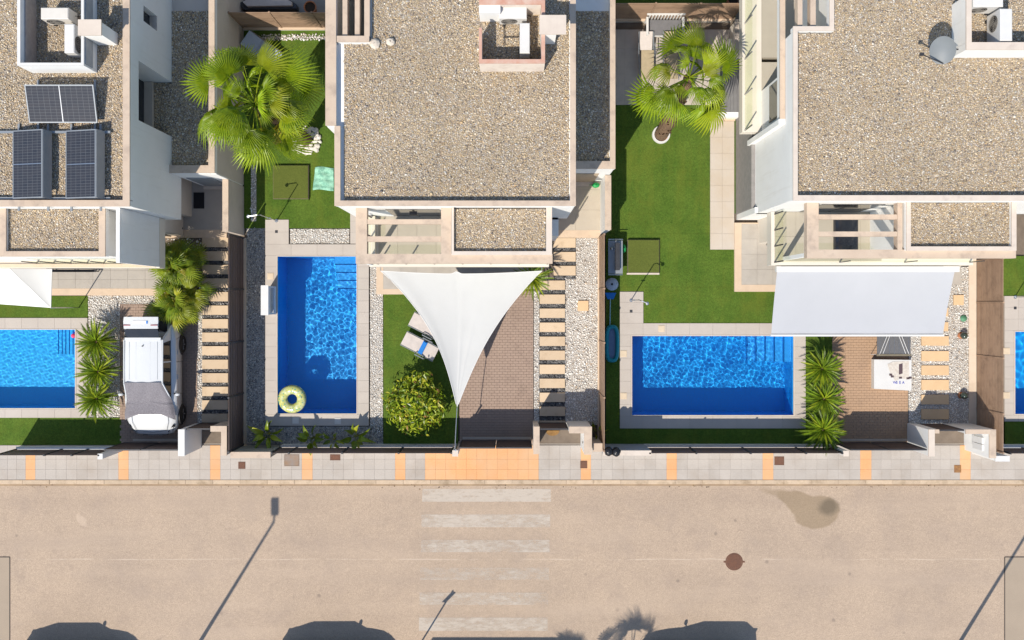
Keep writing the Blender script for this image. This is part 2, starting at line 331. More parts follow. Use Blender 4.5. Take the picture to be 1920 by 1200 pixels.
# pool water and mosaics
t = NT('pool_water'); g = t.n('ShaderNodeBsdfGlass'); g.inputs['IOR'].default_value = 1.333; g.inputs['Roughness'].default_value = 0.0; g.inputs['Color'].default_value = (0.90,0.975,1,1); t.l(g.outputs[0], t.out.inputs[0]); WATER = t.m
def mosaic(name, a, b):
    t = NT(name); br = t.n('ShaderNodeTexBrick'); br.offset = 0.0
    t.l(t.vmap((1,1,1)), br.inputs['Vector']); br.inputs['Scale'].default_value = 1.0; br.inputs['Brick Width'].default_value = 0.05; br.inputs['Row Height'].default_value = 0.05
    br.inputs['Mortar Size'].default_value = 0.004; br.inputs['Color1'].default_value = (*a,1); br.inputs['Color2'].default_value = (*b,1); br.inputs['Mortar'].default_value = (*[x*0.8+0.03 for x in a],1)
    col = t.mix(t.math('MULTIPLY', t.ramp(t.noise(2.5, 3), 0.3, 0.7), 0.35), br.outputs[0], b)
    return t.done(col, 0.35, 0.4)
MOS_B = mosaic('deep_blue_mosaic', (0.004,0.40,0.86), (0.003,0.36,0.81))
MOS_C = mosaic('light_blue_mosaic', (0.006,0.47,0.84), (0.005,0.42,0.79))
MOS_S = mosaic('step_mosaic', (0.03,0.40,0.82), (0.02,0.35,0.77))
# solar cells
t = NT('solar_cells'); uv = t.n('ShaderNodeTexCoord').outputs['Object']
br = t.n('ShaderNodeTexBrick'); br.offset = 0.0; t.l(uv, br.inputs['Vector']); br.inputs['Scale'].default_value = 1.0; br.inputs['Brick Width'].default_value = 0.168; br.inputs['Row Height'].default_value = 0.0845
br.inputs['Mortar Size'].default_value = 0.0045; br.inputs['Color1'].default_value = (0.028,0.030,0.038,1); br.inputs['Color2'].default_value = (0.036,0.036,0.042,1); br.inputs['Mortar'].default_value = (0.105,0.11,0.115,1)
CELLS = t.done(br.outputs[0], 0.22, 0.5)
# patterned inflatable ring, terry towel, speckled windscreen cover
t = NT('ring_vinyl'); vo = t.n('ShaderNodeTexVoronoi'); vo.inputs['Scale'].default_value = 11; t.l(t.pos, vo.inputs['Vector'])
c = t.mix(t.ramp(vo.outputs['Distance'], 0.25, 0.36), (0.06,0.30,0.24), (0.50,0.50,0.16))
c = t.mix(t.ramp(t.noise(6, 3), 0.5, 0.6), c, (0.56,0.58,0.33)); RING = t.done(c, 0.25, 0.5)
t = NT('mint_towel'); c = t.mix(t.ramp(t.noise(9, 4, 0.7), 0.42, 0.62), (0.30,0.56,0.42), (0.16,0.36,0.27)); t.bump(t.noise(70,2), 0.5, 0.01); MINT = t.done(c, 0.95, 0.1)
t = NT('grey_cover_fabric'); c = t.mix(t.ramp(t.noise(38, 3, 0.8), 0.35, 0.68), (0.125,0.115,0.125), (0.26,0.245,0.26)); t.bump(t.noise(40,3), 0.4, 0.01); COVER = t.done(c, 0.95, 0.1)
def plain(name, col, rough=0.6): return M(name, col, tuple(x*0.85 for x in col), 6, rough)
BLUE = plain('blue_cloth', (0.02,0.19,0.58), 0.8); TEAL = plain('teal_vinyl', (0.012,0.25,0.30), 0.35); SLATEB = plain('slate_vinyl', (0.12,0.19,0.30), 0.5)
GREENP = plain('green_plastic', (0.02,0.30,0.08), 0.4); REDL = plain('red_lens', (0.25,0.01,0.02), 0.3); LOUNGE = plain('beige_mesh', (0.56,0.50,0.46), 0.9); TANC = plain('tan_cushion', (0.42,0.34,0.22), 0.9)
POT = plain('terracotta_pot', (0.42,0.17,0.08), 0.85); SOIL = plain('soil', (0.05,0.035,0.025), 0.95); MATB = plain('black_mat', (0.02,0.02,0.023), 0.95); COIR = M('coir_mat', (0.30,0.17,0.06), (0.20,0.11,0.04), 9, 0.95, bump=0.5, bs=60)
PINK = plain('pink_toy', (0.75,0.06,0.15), 0.5); INK = plain('blue_ink', (0.03,0.05,0.45), 0.7); PRINT = M('faded_print', (0.46,0.40,0.34), (0.62,0.58,0.52), 12, 0.8); PRINTD = plain('dark_print', (0.09,0.06,0.07), 0.8)
GLOBE = M('dark_glazed_globe', (0.03,0.045,0.035), (0.05,0.065,0.05), 6, 0.08, spec=0.7); LAVA = M('dark_rock', (0.07,0.065,0.065), (0.035,0.033,0.033), 12, 0.95, bump=0.8, bs=15)
MIRROR = plain('mirror', (0.35,0.38,0.42), 0.1); DISH = M('dish_grey', (0.17,0.185,0.195), (0.15,0.165,0.175), 2, 0.5)
GREYTILE = M('grey_decking', (0.20,0.195,0.195), (0.17,0.165,0.165), 4, 0.7)

# ------------------------------------------------------------------ loose stones, tiles, pavers
ICO_V = np.array([(0,0,.8),(1,0,.1),(.31,.95,-.05),(-.81,.59,.1),(-.81,-.59,-.05),(.31,-.95,.1),(0,0,-.7)], float)
ICO_F = np.array([(0,1,2),(0,2,3),(0,3,4),(0,4,5),(0,5,1),(6,2,1),(6,3,2),(6,4,3),(6,5,4),(6,1,5)])
def pebbles(name, rects, z, dens, size, palette, parent, seed=1, sink=0.3, jit=0.25, inside=None, top=None):
    """loose stones lying over rectangles (x0,x1,y0,y1 in metres), one joined mass"""
    rg = np.random.default_rng(seed); P = []
    for x0,x1,y0,y1 in rects:
        x0,x1 = min(x0,x1),max(x0,x1); y0,y1 = min(y0,y1),max(y0,y1)
        st_ = 1/math.sqrt(dens); nx = max(1,int((x1-x0)/st_)); ny = max(1,int((y1-y0)/st_))
        gx,gy = np.meshgrid((np.arange(nx)+.5)/nx*(x1-x0)+x0, (np.arange(ny)+.5)/ny*(y1-y0)+y0)
        p = np.stack([gx.ravel(),gy.ravel()],1) + rg.normal(0, st_*jit*1.3, (nx*ny,2))
        m = size*0.35
        p[:,0] = np.clip(p[:,0], x0+m, x1-m); p[:,1] = np.clip(p[:,1], y0+m, y1-m)
        P.append(p)
    P = np.concatenate(P)
    if inside is not None: P = P[inside(P)]
    n = len(P); sz = size/2*rg.lognormal(0, .28, n); sc3 = np.stack([sz*rg.uniform(.8,1.25,n), sz*rg.uniform(.7,1.1,n), sz*rg.uniform(.28,.5,n)],1)
    a = rg.uniform(0, 2*math.pi, n); tl = rg.normal(0,.35,(n,2))
    v = ICO_V[None]*sc3[:,None,:]
    v = v + 0; v[:,:,2] += v[:,:,0]*tl[:,0:1] + v[:,:,1]*tl[:,1:2]
    ca, sa = np.cos(a)[:,None], np.sin(a)[:,None]
    x = v[:,:,0]*ca - v[:,:,1]*sa; y = v[:,:,0]*sa + v[:,:,1]*ca
    o = ORG[parent.name] if parent is not None else Vector((0,0,0))
    v = np.stack([x+P[:,0:1]-o.x, y+P[:,1:2]-o.y, v[:,:,2]+z-o.z+sc3[:,2:3]*sink+rg.uniform(0,.012,(n,1))],2).reshape(-1,3)
    f = (ICO_F[None]+(np.arange(n)*7)[:,None,None]).reshape(-1,3)
    me = bpy.data.meshes.new(name); me.vertices.add(len(v)); me.vertices.foreach_set('co', v.ravel())
    me.loops.add(f.size); me.loops.foreach_set('vertex_index', f.ravel()); me.polygons.add(len(f))
    me.polygons.foreach_set('loop_start', np.arange(len(f))*3); me.polygons.foreach_set('loop_total', np.full(len(f),3)); me.update()
    pal = np.array([q[:3] for q in palette]); wt = np.array([q[3] for q in palette]); wt = wt/wt.sum()
    colr = pal[rg.choice(len(pal), n, p=wt)]*rg.uniform(.8,1.2,(n,1))
    ca_ = me.color_attributes.new('Col','FLOAT_COLOR','POINT')
    ca_.data.foreach_set('color', np.concatenate([np.repeat(colr,7,0), np.ones((n*7,1))],1).ravel())
    me.materials.append(PEB)
    return new(name, me, parent, label=None if parent else top, kind='stuff', cat=None if parent else 'gravel')
TANP = [(0.59,0.465,0.295,3.2),(0.65,0.535,0.385,3.2),(0.49,0.375,0.245,2.2),(0.48,0.425,0.375,1.8),(0.33,0.265,0.205,1.7),(0.64,0.57,0.48,1.6),(0.50,0.35,0.20,1.4),(0.19,0.165,0.15,1.0),(0.74,0.70,0.62,0.8)]
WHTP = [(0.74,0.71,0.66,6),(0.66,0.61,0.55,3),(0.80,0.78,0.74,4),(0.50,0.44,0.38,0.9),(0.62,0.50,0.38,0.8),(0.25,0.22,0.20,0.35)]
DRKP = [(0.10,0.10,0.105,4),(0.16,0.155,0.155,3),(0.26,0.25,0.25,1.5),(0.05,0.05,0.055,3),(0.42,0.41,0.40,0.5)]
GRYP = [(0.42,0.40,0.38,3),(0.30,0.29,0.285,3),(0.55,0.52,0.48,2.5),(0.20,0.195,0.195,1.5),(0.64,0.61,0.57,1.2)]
def rect(u0, v0, u1, v1, z=0.0):
    a, b = W(u0, v0, z), W(u1, v1, z); return (min(a.x,b.x), max(a.x,b.x), min(a.y,b.y), max(a.y,b.y))
BOXM = {}
def tile_mesh(name, w, d, h, mat):
    key = (name, round(w,3), round(d,3), round(h,3), mat.name)
    if key not in BOXM:
        e = min(0.0025, w*0.05)
        b = MB(); b.add([(-w/2,-d/2,0),(w/2,-d/2,0),(w/2,d/2,0),(-w/2,d/2,0),(-w/2,-d/2,h-e),(w/2,-d/2,h-e),(w/2,d/2,h-e),(-w/2,d/2,h-e),
                         (-w/2+e,-d/2+e,h),(w/2-e,-d/2+e,h),(w/2-e,d/2-e,h),(-w/2+e,d/2-e,h)],
                        [(8,9,10,11)]+[(i,(i+1)%4,4+(i+1)%4,4+i) for i in range(4)]+[(4+i,4+(i+1)%4,8+(i+1)%4,8+i) for i in range(4)])
        BOXM[key] = b.mesh(name, mat)
    return BOXM[key]
def tiles(parent, r, nx, ny, z0, z1, mat, name='tile', gap=0.005, uneven=0.002):
    x0,x1,y0,y1 = r; w = (x1-x0)/nx; d = (y1-y0)/ny; o = ORG[parent.name]
    me = tile_mesh(name, w-gap, d-gap, z1-z0, mat)
    for i in range(nx):
        for j in range(ny):
            t_ = new(name, me, parent); t_.location = (x0+w*(i+.5)-o.x, y0+d*(j+.5)-o.y, z0-o.z+RND.uniform(-uneven,uneven))
def struct(name, b, mat, label=None, smooth=False):
    o = b.top(name, mat, kind='structure', smooth=smooth)
    if label: o['label'] = label
    return o
def rects_minus(r, holes):
    out = [r]
    for h in holes:
        nxt = []
        for x0,x1,y0,y1 in out:
            hx0,hx1,hy0,hy1 = max(x0,h[0]),min(x1,h[1]),max(y0,h[2]),min(y1,h[3])
            if hx0 >= hx1 or hy0 >= hy1: nxt.append((x0,x1,y0,y1)); continue
            if x0 < hx0: nxt.append((x0,hx0,y0,y1))
            if hx1 < x1: nxt.append((hx1,x1,y0,y1))
            if y0 < hy0: nxt.append((hx0,hx1,y0,hy0))
            if hy1 < y1: nxt.append((hx0,hx1,hy1,y1))
        out = nxt
    return out
def sheet(name, rs, z, mat, label=None, thick=0.0):
    b = MB()
    for x0,x1,y0,y1 in rs:
        if thick: b.box(x0,x1,y0,y1,z-thick,z)
        else: b.add([(x0,y0,z),(x1,y0,z),(x1,y1,z),(x0,y1,z)],[(0,1,2,3)])
    return struct(name, b, mat, label)
# ------------------------------------------------------------------ ground, road, pavement
PR = [rect(-120,618,142,765), rect(521,481,669,775), rect(1185,630,1487,778), rect(1902,622,2060,776)]
b = MB()
for x0,x1,y0,y1 in rects_minus((-200,200,-6.56,200), PR) + [(-200,200,-200,-14.8)]:
    b.add([(x0,y0,-0.06),(x1,y0,-0.06),(x1,y1,-0.06),(x0,y1,-0.06)],[(0,1,2,3)])
struct('ground', b, EARTH)
road = sheet('road', [(-200,200,-14.8,-6.56)], -0.12, ROAD)
# crossing
cw = thing('zebra_crossing', 'worn white zebra crossing painted across the tan road', 'crossing', (-1,-9,-0.12))
for v0, v1, k in ((918,942,0.66),(966,990,0.60),(1014,1037,0.58),(1066,1089,0.54),(1113,1136,0.56),(1160,1185,0.62)):
    sh = (v0-918)*0.025
    b = MB(); a, q = W(791-sh, v0), W(1033-sh, v1); b.sheet([(a.x,a.y),(q.x,a.y),(q.x,q.y),(a.x,q.y)], -0.116)
    o = b.part('stripe', PAINT, cw); o['keep'] = k
# manhole in the road
mh = thing('manhole_cover', 'round rusty iron manhole cover set in the road', 'manhole', W(1378,1055)+Vector((0,0,-0.12)))
p = W(1378,1055)
MB().lathe([(0.0,0.014),(0.27,0.014),(0.285,0.010),(0.285,0)], 32, (p.x,p.y,-0.12)).part('cover', RUST, mh)
MB().lathe([(0.292,0.0),(0.292,0.012),(0.325,0.012),(0.33,0)], 32, (p.x,p.y,-0.12)).part('frame_ring', RUST, mh)
b = MB()
for a in range(5):
    for c_ in range(5):
        if (a-2)**2+(c_-2)**2 <= 5: b.box(p.x-0.19+a*0.09-0.025, p.x-0.19+a*0.09+0.025, p.y-0.19+c_*0.09-0.012, p.y-0.19+c_*0.09+0.012, -0.108, -0.098)
b.part("raised_tread", RUST, mh, kind="stuff")
for s_ in (-1,1): MB().box(p.x+s_*0.33, p.x+s_*0.40, p.y-0.03, p.y+0.03, -0.119, -0.108).part('lifting_lug', RUST, mh)
# trench patches whose edges show as dark cuts at both ends of the road
CUT = M('tar_cut', (0.07,0.058,0.05), (0.10,0.08,0.065), 8, 0.9); PATCH = M('asphalt_patch', (0.345,0.275,0.205), (0.30,0.24,0.18), 1.2, 0.92, bump=0.3, bs=60, speck=0.35)
for (u0,u1), nm in (((-40,15),'patched asphalt trench at the left end of the road'), ((1887,1960),'patched asphalt trench at the right end of the road')):
    b = MB(); a, q = W(u0,1046), W(u1,1210); b.sheet([(a.x,a.y),(q.x,a.y),(q.x,q.y),(a.x,q.y)], -0.117)
    o = struct('road_patch', b, PATCH, nm)
    b = MB(); e = 0.02
    for x0,x1,y0,y1 in ((a.x,q.x,a.y-e,a.y+e), (q.x-e,q.x+e,q.y,a.y), (a.x-e,a.x+e,q.y,a.y)): b.box(x0,x1,y0,y1,-0.119,-0.114)
    b.part('tar_joint', CUT, o)
# pavement: one object per tile
pav = sheet('pavement', [(-20.4,20.4,-6.56,-5.2)], -0.045, JOINTL, 'pavement of grey and orange tiles along the road')
rows = [W(0,v).y for v in (835, 861, 880.2, 899.4)]
ORS = [(48,66),(222,241),(394,413),(566,586),(741,760),(797,1010),(1089,1108),(1250,1269),(1430,1450),(1613,1634),(1800,1820)]
edges = []; cur = -20
for a, q in ORS: edges += [(cur,a,0),(a,q,1)]; cur = q
edges.append((cur,1945,0))
for u0,u1,orange in edges:
    n = max(1, round((u1-u0)/19.3)); 
    for j in range(3):
        r = (W(u0,0).x, W(u1,0).x, rows[j+1], rows[j]); mat = PAVE_O if orange else PAVE_G
        tiles(pav, r, n, 1, -0.04, 0.0, mat, 'tile', 0.003, 0.0008)
kerb = struct('kerb', MB().box(-200,-20.4,-6.72,-6.56,-0.2,-0.005).box(20.4,200,-6.72,-6.56,-0.2,-0.005), KERB)
x = -20.4; k_ = 0
while x < 20.35:
    o = new('kerb_stone', tile_mesh('kerb_stone', 1.012, 0.155, 0.2, KERB), kerb); o.location = (x+0.51, -6.64, -0.2+RND.uniform(-0.008,0.004)); x += 1.02
pv2 = sheet('far_pavement', [(-200,200,-17,-14.8)], -0.02, CONC)
# covers in the pavement
def cover(u0,v0,u1,v1,label,mat=RUST):
    a, q = W(u0,v0), W(u1,v1); o = thing('inspection_cover', label, 'cover', ((a.x+q.x)/2,(a.y+q.y)/2,0), group='small covers in the pavement')
    MB().box(a.x+0.025,q.x-0.025,a.y-0.025,q.y+0.025,0.0,0.009).part('lid', mat, o)
    b = MB()
    for x0,x1,y0,y1 in ((a.x,q.x,a.y-0.02,a.y),(a.x,q.x,q.y,q.y+0.02),(a.x,a.x+0.02,q.y+0.02,a.y-0.02),(q.x-0.02,q.x,q.y+0.02,a.y-0.02)): b.box(x0,x1,y0,y1,0.0,0.012)
    b.part('rim', mat, o)
cover(447,866,460,879,'square rust-brown cover below the corner wall of the middle plot'); cover(533,852,561,874,'large grey and rust cover beside an orange tile strip', M('grey_rust', (0.22,0.20,0.19), (0.26,0.16,0.09), 3, 0.8))
cover(619,852,638,863,'brown cover half hidden under the middle front fence'); cover(1088,864,1101,878,'square brown cover lying on an orange tile strip')
cover(1452,856,1470,872,'brown cover below the fence of the right plot'); cover(1789,872,1802,886,'small orange-rust cover beside the meter cabinet', M('orange_rust', (0.33,0.17,0.06), (0.2,0.1,0.05), 9, 0.85))

# ------------------------------------------------------------------ pools
NOSE = plain('navy_nosing', (0.004,0.22,0.62), 0.4)
def pool(r, label, mos, depth, amp, lam, seed, steps, stepmat):
    x0,x1,y0,y1 = r; o = thing('swimming_pool', label, 'pool', ((x0+x1)/2,(y0+y1)/2,0))
    b = MB(); b.add([(x0,y0,-depth),(x1,y0,-depth),(x1,y1,-depth),(x0,y1,-depth),(x0,y0,0.0),(x1,y0,0.0),(x1,y1,0.0),(x0,y1,0.0)],
                    [(0,1,2,3),(0,4,5,1),(1,5,6,2),(2,6,7,3),(3,7,4,0)])
    bo = b.part('basin', mos, o); bo.cycles.is_caustics_receiver = True
    for s_ in steps:
        so = MB().box(*s_).part('step', stepmat, o); so.cycles.is_caustics_receiver = True
        nz = MB().box(s_[0]+0.001,s_[0]+0.035,s_[2]+0.001,s_[3]-0.001,s_[5]+0.001,s_[5]+0.006) if s_[1]-s_[0] < s_[3]-s_[2] else MB().box(s_[0]+0.001,s_[1]-0.001,s_[2]+0.001,s_[2]+0.035,s_[5]+0.001,s_[5]+0.006)
        nz.part('nosing', NOSE, so)
    rs = random.Random(seed); wv = []
    for i in range(46):
        a = rs.uniform(0, 2*math.pi); l_ = rs.uniform(*lam); k = 2*math.pi/l_
        wv.append((k*math.cos(a), k*math.sin(a), rs.uniform(0,6.28), amp*l_*rs.uniform(0.5,1.2)))
    g_ = 0.018; nx = int((x1-x0)/g_); ny = int((y1-y0)/g_)
    X, Y = np.meshgrid(np.linspace(x0+0.004,x1-0.004,nx), np.linspace(y0+0.004,y1-0.004,ny))
    Z = sum(A*np.sin(kx*X+ky*Y+p_) for kx,ky,p_,A in wv) - 0.11
    me = bpy.data.meshes.new('water'); V = np.stack([X-ORG[o.name].x, Y-ORG[o.name].y, Z], -1).reshape(-1,3)
    I, J = np.meshgrid(np.arange(nx-1), np.arange(ny-1)); q = (J*nx+I).ravel()
    F = np.stack([q, q+1, q+nx+1, q+nx], 1)
    me.vertices.add(len(V)); me.vertices.foreach_set('co', V.ravel()); me.loops.add(F.size); me.loops.foreach_set('vertex_index', F.ravel())
    me.polygons.add(len(F)); me.polygons.foreach_set('loop_start', np.arange(len(F))*4); me.polygons.foreach_set('loop_total', np.full(len(F),4))
    me.polygons.foreach_set('use_smooth', [True]*len(F)); me.update(); me.materials.append(WATER)
    w = new('water', me, o); w.cycles.is_caustics_caster = True
    # bull-nosed rim
    b = MB(); e = 0.035
    for q in ((x0-0.002-e,x1+e+0.002,y1+0.002,y1+e),(x0-0.002-e,x1+e+0.002,y0-e,y0-0.002),(x0-e,x0-0.002,y0-0.002,y1+0.002),(x1+0.002,x1+e,y0-0.002,y1+0.002)): b.box(*q,-0.04,0.062)
    b.part('rim', CAPL, o)
    return o
r = PR[0]; pool(r, 'light blue pool with steps, cut off by the left picture edge', MOS_C, 1.15, 0.0009, (0.10,0.35), 3,
    [(r[1]-0.21*(i+1), r[1]-0.21*i-(0.001 if i else 0), r[3]-0.95, r[3]-0.001, -1.149, -0.22-0.2*i) for i in range(5)], MOS_C)
r = PR[1]; pool(r, 'tall narrow deep blue pool with a floating ring', MOS_B, 1.80, 0.0014, (0.10,0.30), 5,
    [(r[1]-0.86, r[1]-0.001, r[3]-0.3*(i+1), r[3]-0.3*i-(0.001 if i else 0.001), -1.799, -0.24-0.25*i) for i in range(4)], MOS_S)
r = PR[2]; pool(r, 'wide deep blue pool in front of the awning', MOS_B, 1.45, 0.0017, (0.085,0.24), 11,
    [(r[1]-0.30*(i+1), r[1]-0.30*i-0.001, r[3]-0.98, r[3]-0.001, -1.449, -0.24-0.24*i) for i in range(5)], MOS_S)
r = PR[3]; pool(r, 'blue pool cut off by the right picture edge', MOS_B, 1.38, 0.0016, (0.18,0.5), 17, [], MOS_S)

# ------------------------------------------------------------------ plot surfaces
def lawn(rs, label): return sheet('lawn', rs, 0.02, TURF, label, 0.07)
GB = M('gravel_bed_soil', (0.46,0.42,0.37), (0.38,0.34,0.30), 12, 0.95)
GBD = M('dark_bed_soil', (0.16,0.155,0.15), (0.11,0.108,0.105), 12, 0.95)
def bed(name, rs, label, palette, dens=520, size=0.05, seed=1, z=-0.012):
    o = sheet(name, rs, z, GB, label, 0.03)
    pebbles('pebbles', rs, z, dens*1.55, size*0.82, palette, o, seed)
    return o
def pavers(label, r, mat=PAVER, bw=0.2, bh=0.1, z=0.02, edge=None, skip=None):
    x0,x1,y0,y1 = r; o = sheet('driveway', [r], z-0.018, JOINT, label, 0.04); b = MB(); j = 0; y = y0
    while y < y1-0.02:
        ye = min(y+bh, y1); x = x0-(bw/2 if j%2 else 0)
        while x < x1-0.01:
            a, q = max(x,x0)+0.004, min(x+bw,x1)-0.004
            if q-a > 0.02 and not (skip and skip((a+q)/2,(y+ye)/2)):
                zz = z+RND.uniform(-0.0025,0.0025)
                b.add([(a,y+0.004,zz),(q,y+0.004,zz),(q,ye-0.004,zz),(a,ye-0.004,zz),(a,y+0.004,z-0.018),(q,y+0.004,z-0.018),(q,ye-0.004,z-0.018),(a,ye-0.004,z-0.018)],
                      [(0,1,2,3),(0,4,5,1),(1,5,6,2),(2,6,7,3),(3,7,4,0)])
            x += bw
        y = ye; j += 1
    b.part('pavers', mat, o, kind='stuff'); return o
def deck(name, rs, label, mat=DECK, z=0.05, tw=0.6, td=0.44):
    o = sheet(name, rs, z-0.012, JOINTL, label, 0.09)
    for q in rs:
        tiles(o, q, max(1,round((q[1]-q[0])/tw)), max(1,round((q[3]-q[2])/td)), z-0.012, z, mat, 'tile', 0.004, 0.0005)
    return o
# --- left plot
lawn([rect(-20,555,165,596)], 'lawn strip between the left patio and the light blue pool')
lawn([rect(-20,783,228,834)], 'shaded lawn strip behind the left front fence')
deck('pool_deck', [rect(-20,596,165,616), rect(144,616,165,767), rect(-20,767,165,783)], 'beige tiled deck round the light blue pool')
deck('patio', [rect(-20,490,306,541)], 'grey-beige tiled patio under the left awning', PATIO, 0.06, 0.64, 0.34)
sheet('patio_border', [rect(-20,541,306,554)], 0.062, BORDER, 'peach border strip of the left patio', 0.09)
bed('gravel_bed', rects_minus(rect(165,554,228,783), [rect(225,570,240,790)]) + [rect(228,554,300,570)], 'white gravel bed with cycads beside the white car', WHTP, 300, 0.066, 2)
pavers('grey-brown brick driveway under the white car', rect(225,570,370,832), PAVER)
bed('gravel_strip', [rect(370,580,380,795)], 'narrow white gravel strip beside the left driveway', WHTP, 330, 0.06, 3)
sheet('planting_bed', [rect(306,446,378,580)], -0.02, EARTH, 'earth bed under the clump of dwarf palms', 0.03)
pebbles('pebbles', [rect(306,446,378,580)], -0.02, 90, 0.06, WHTP, bpy.data.objects['planting_bed'], 4)
def stepping(label, u0, u1, v0, v1, period, sl, first, z=0.05, mat=SLAB, dark=True, seed=5):
    o = sheet('stepping_path', [rect(u0,v0,u1,v1)], -0.01, GBD if dark else GB, label, 0.03)
    pebbles('pebbles', [rect(u0,v0,u1,v1)], -0.01, 330, 0.06, DRKP if dark else WHTP, o, seed)
    v = first; a, q = W(u0,0).x, W(u1,0).x
    while v < v1-3:
        ve = min(v+sl, v1)
        s_ = new('slab', tile_mesh('slab', q-a-0.03, (ve-v)/S, 0.055, mat), o); s_.location = ((a+q)/2, W(0,(v+ve)/2).y, RND.uniform(-0.004,0.003))
        v += period
    return o
stepping('striped path of sandstone slabs and dark gravel left of the brown fence', 379, 429, 441, 797, 25.35, 17.5, 446)
sheet('porch_floor', [rect(330,330,424,431)], 0.075, M('porch_tile', (0.40,0.36,0.315), (0.36,0.325,0.285), 3, 0.7, bump=0.1, bs=50), 'porch floor of the left house', 0.12)
sheet('porch_step', [rect(306,431,426,446)], 0.078, BORDER, 'peach step in front of the left porch', 0.12)
bed('gravel_patch', [rect(312,420,345,431)], 'small gravel patch beside the left porch', WHTP, 330, 0.06, 6, 0.08)
# --- middle plot
lawn([rect(458,56,657,428)], 'back lawn of the middle plot beside the fan palm')
bed('white_pebble_strip', [rect(471,310,481,415)], 'straight white pebble strip along the shaded boundary wall', WHTP, 330, 0.066, 7, 0.028)
arc = MB(); pts = []
for i in range(13):
    a = R(90+90*i/12); pts.append((W(500,0).x+0.42*math.cos(a)*1.35, W(0,94).y+0.46*math.sin(a)))
pc = [(W(610,0).x, W(0,70).y)] + pts
def along(P):
    d = np.full(len(P), 9.0)
    for a, q in zip(pc[:-1], pc[1:]):
        a_, q_ = np.array(a), np.array(q); tt = np.clip(((P-a_)@(q_-a_))/((q_-a_)@(q_-a_)), 0, 1); d = np.minimum(d, np.linalg.norm(P-(a_+tt[:,None]*(q_-a_)),axis=1))
    return d < 0.115
co = struct('curved_pebble_border', MB().tube([(x_,y_,0.0) for x_,y_ in pc], 0.035, 6), GB, 'curved white pebble border at the back fence of the middle plot')
pebbles('pebbles', [rect(466,62,612,96)], 0.03, 330, 0.066, WHTP, co, 8, inside=along)
deck('pool_deck', [rect(498,412,542,458), rect(498,458,692,479), rect(498,479,519,777), rect(671,479,692,777), rect(498,777,692,798)], 'beige tiled deck round the tall narrow pool', DECK, 0.05, 0.88, 0.43)
bed('gravel_bed', [rect(544,429,655,457)], 'white gravel rectangle between back lawn and pool deck', WHTP, 330, 0.06, 9)
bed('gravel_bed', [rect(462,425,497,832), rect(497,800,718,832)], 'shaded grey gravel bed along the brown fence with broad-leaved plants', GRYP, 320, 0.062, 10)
deck('side_path', [rect(657,330,700,457)], 'beige side path between back lawn and middle house', DECK, 0.05, 0.9, 0.44)
bed('gravel_strip', [rect(694,480,718,810)], 'white gravel strip between tall pool and small lawn', WHTP, 330, 0.058, 11)
lawn([rect(719,552,859,832)], 'small front lawn under the white shade sail')
deck('patio', [rect(719,470,1004,542)], 'tiled patio under the balcony of the middle house', PATIO, 0.06, 0.62, 0.5)
sheet('patio_border', [rect(719,542,862,552), rect(706,480,719,552)], 0.062, BORDER, 'peach border strip of the middle patio', 0.09)
pavers('reddish brown brick driveway beside the white shade sail', rect(862,545,1000,832), PAVER)
bed('gravel_strip', [rect(1001,545,1011,795)], 'narrow white gravel strip beside the middle driveway', WHTP, 330, 0.058, 12)
stepping('striped path of sandstone slabs and dark gravel beside white gravel', 1011, 1060, 523, 797, 26.25, 17.5, 526, seed=13)
stepping('short striped path of slabs at the middle porch', 1037, 1080, 446, 523, 26.0, 18, 446.5, seed=14)
bed('gravel_bed', [rect(1080,446,1121,523), rect(1060,523,1121,797)], 'broad white gravel bed left of the tan boundary fence', WHTP, 330, 0.06, 15)
MB().box(W(1083,0).x, W(1103,0).x, W(0,583).y, W(0,564).y, -0.01, 0.05).top('paving_slab', SLABO, 'single orange square slab lying in broad white gravel', 'slab')
deck('porch_floor', [rect(1030,318,1128,432)], 'beige tiled porch floor of the middle house', M('porch_beige', (0.44,0.385,0.31), (0.41,0.355,0.285), 3, 0.7, bump=0.1, bs=50, objvar=0.05), 0.07, 1.0, 0.9)
sheet('porch_step', [rect(1030,432,1126,446)], 0.072, BORDER, 'peach step in front of the middle porch', 0.1)
# --- right plot
deck('terrace', [rect(1140,56,1420,197)], 'large grey tiled back terrace of the right plot', M('terrace_tile', (0.48,0.42,0.36), (0.43,0.375,0.325), 2.5, 0.7, bump=0.1, bs=50, grime=(0.35,0.30,0.26), gs=1.4, ga=(0.5,0.8), objvar=0.12), 0.05, 0.62, 0.66)
lawn(rects_minus(rect(1136,197,1455,606), [rect(1162,547,1206,606), rect(1331,228,1376,468), rect(1376,400,1455,547)]), 'broad lawn of the right plot')
lawn(rects_minus(rect(1136,606,1585,834), [rect(1162,606,1510,803), rect(1560,606,1590,840)]), 'shaded lawn strips round the wide blue pool')
deck('side_path', [rect(1331,228,1376,468)], 'pale tiled path beside the grey stone wall of the right house', M('pale_path', (0.50,0.44,0.375), (0.47,0.39,0.30), 1.2, 0.7, bump=0.1, bs=50, objvar=0.04), 0.07, 0.46, 0.6)
sheet('terrace_border', rects_minus(rect(1376,418,1470,547), [rect(1389,420,1470,534)]), 0.10, BORDER, 'peach border of the terrace before the right house', 0.15)
deck('terrace', [rect(1389,420,1800,534)], 'grey tiled terrace under the awning of the right house', PATIO, 0.095, 0.6, 0.57)
deck('pool_deck', [rect(1162,547,1206,606), rect(1162,606,1510,628), rect(1162,628,1183,780), rect(1489,628,1510,780), rect(1162,780,1510,803)], 'beige tiled deck round the wide blue pool', DECK, 0.05, 0.88, 0.44)
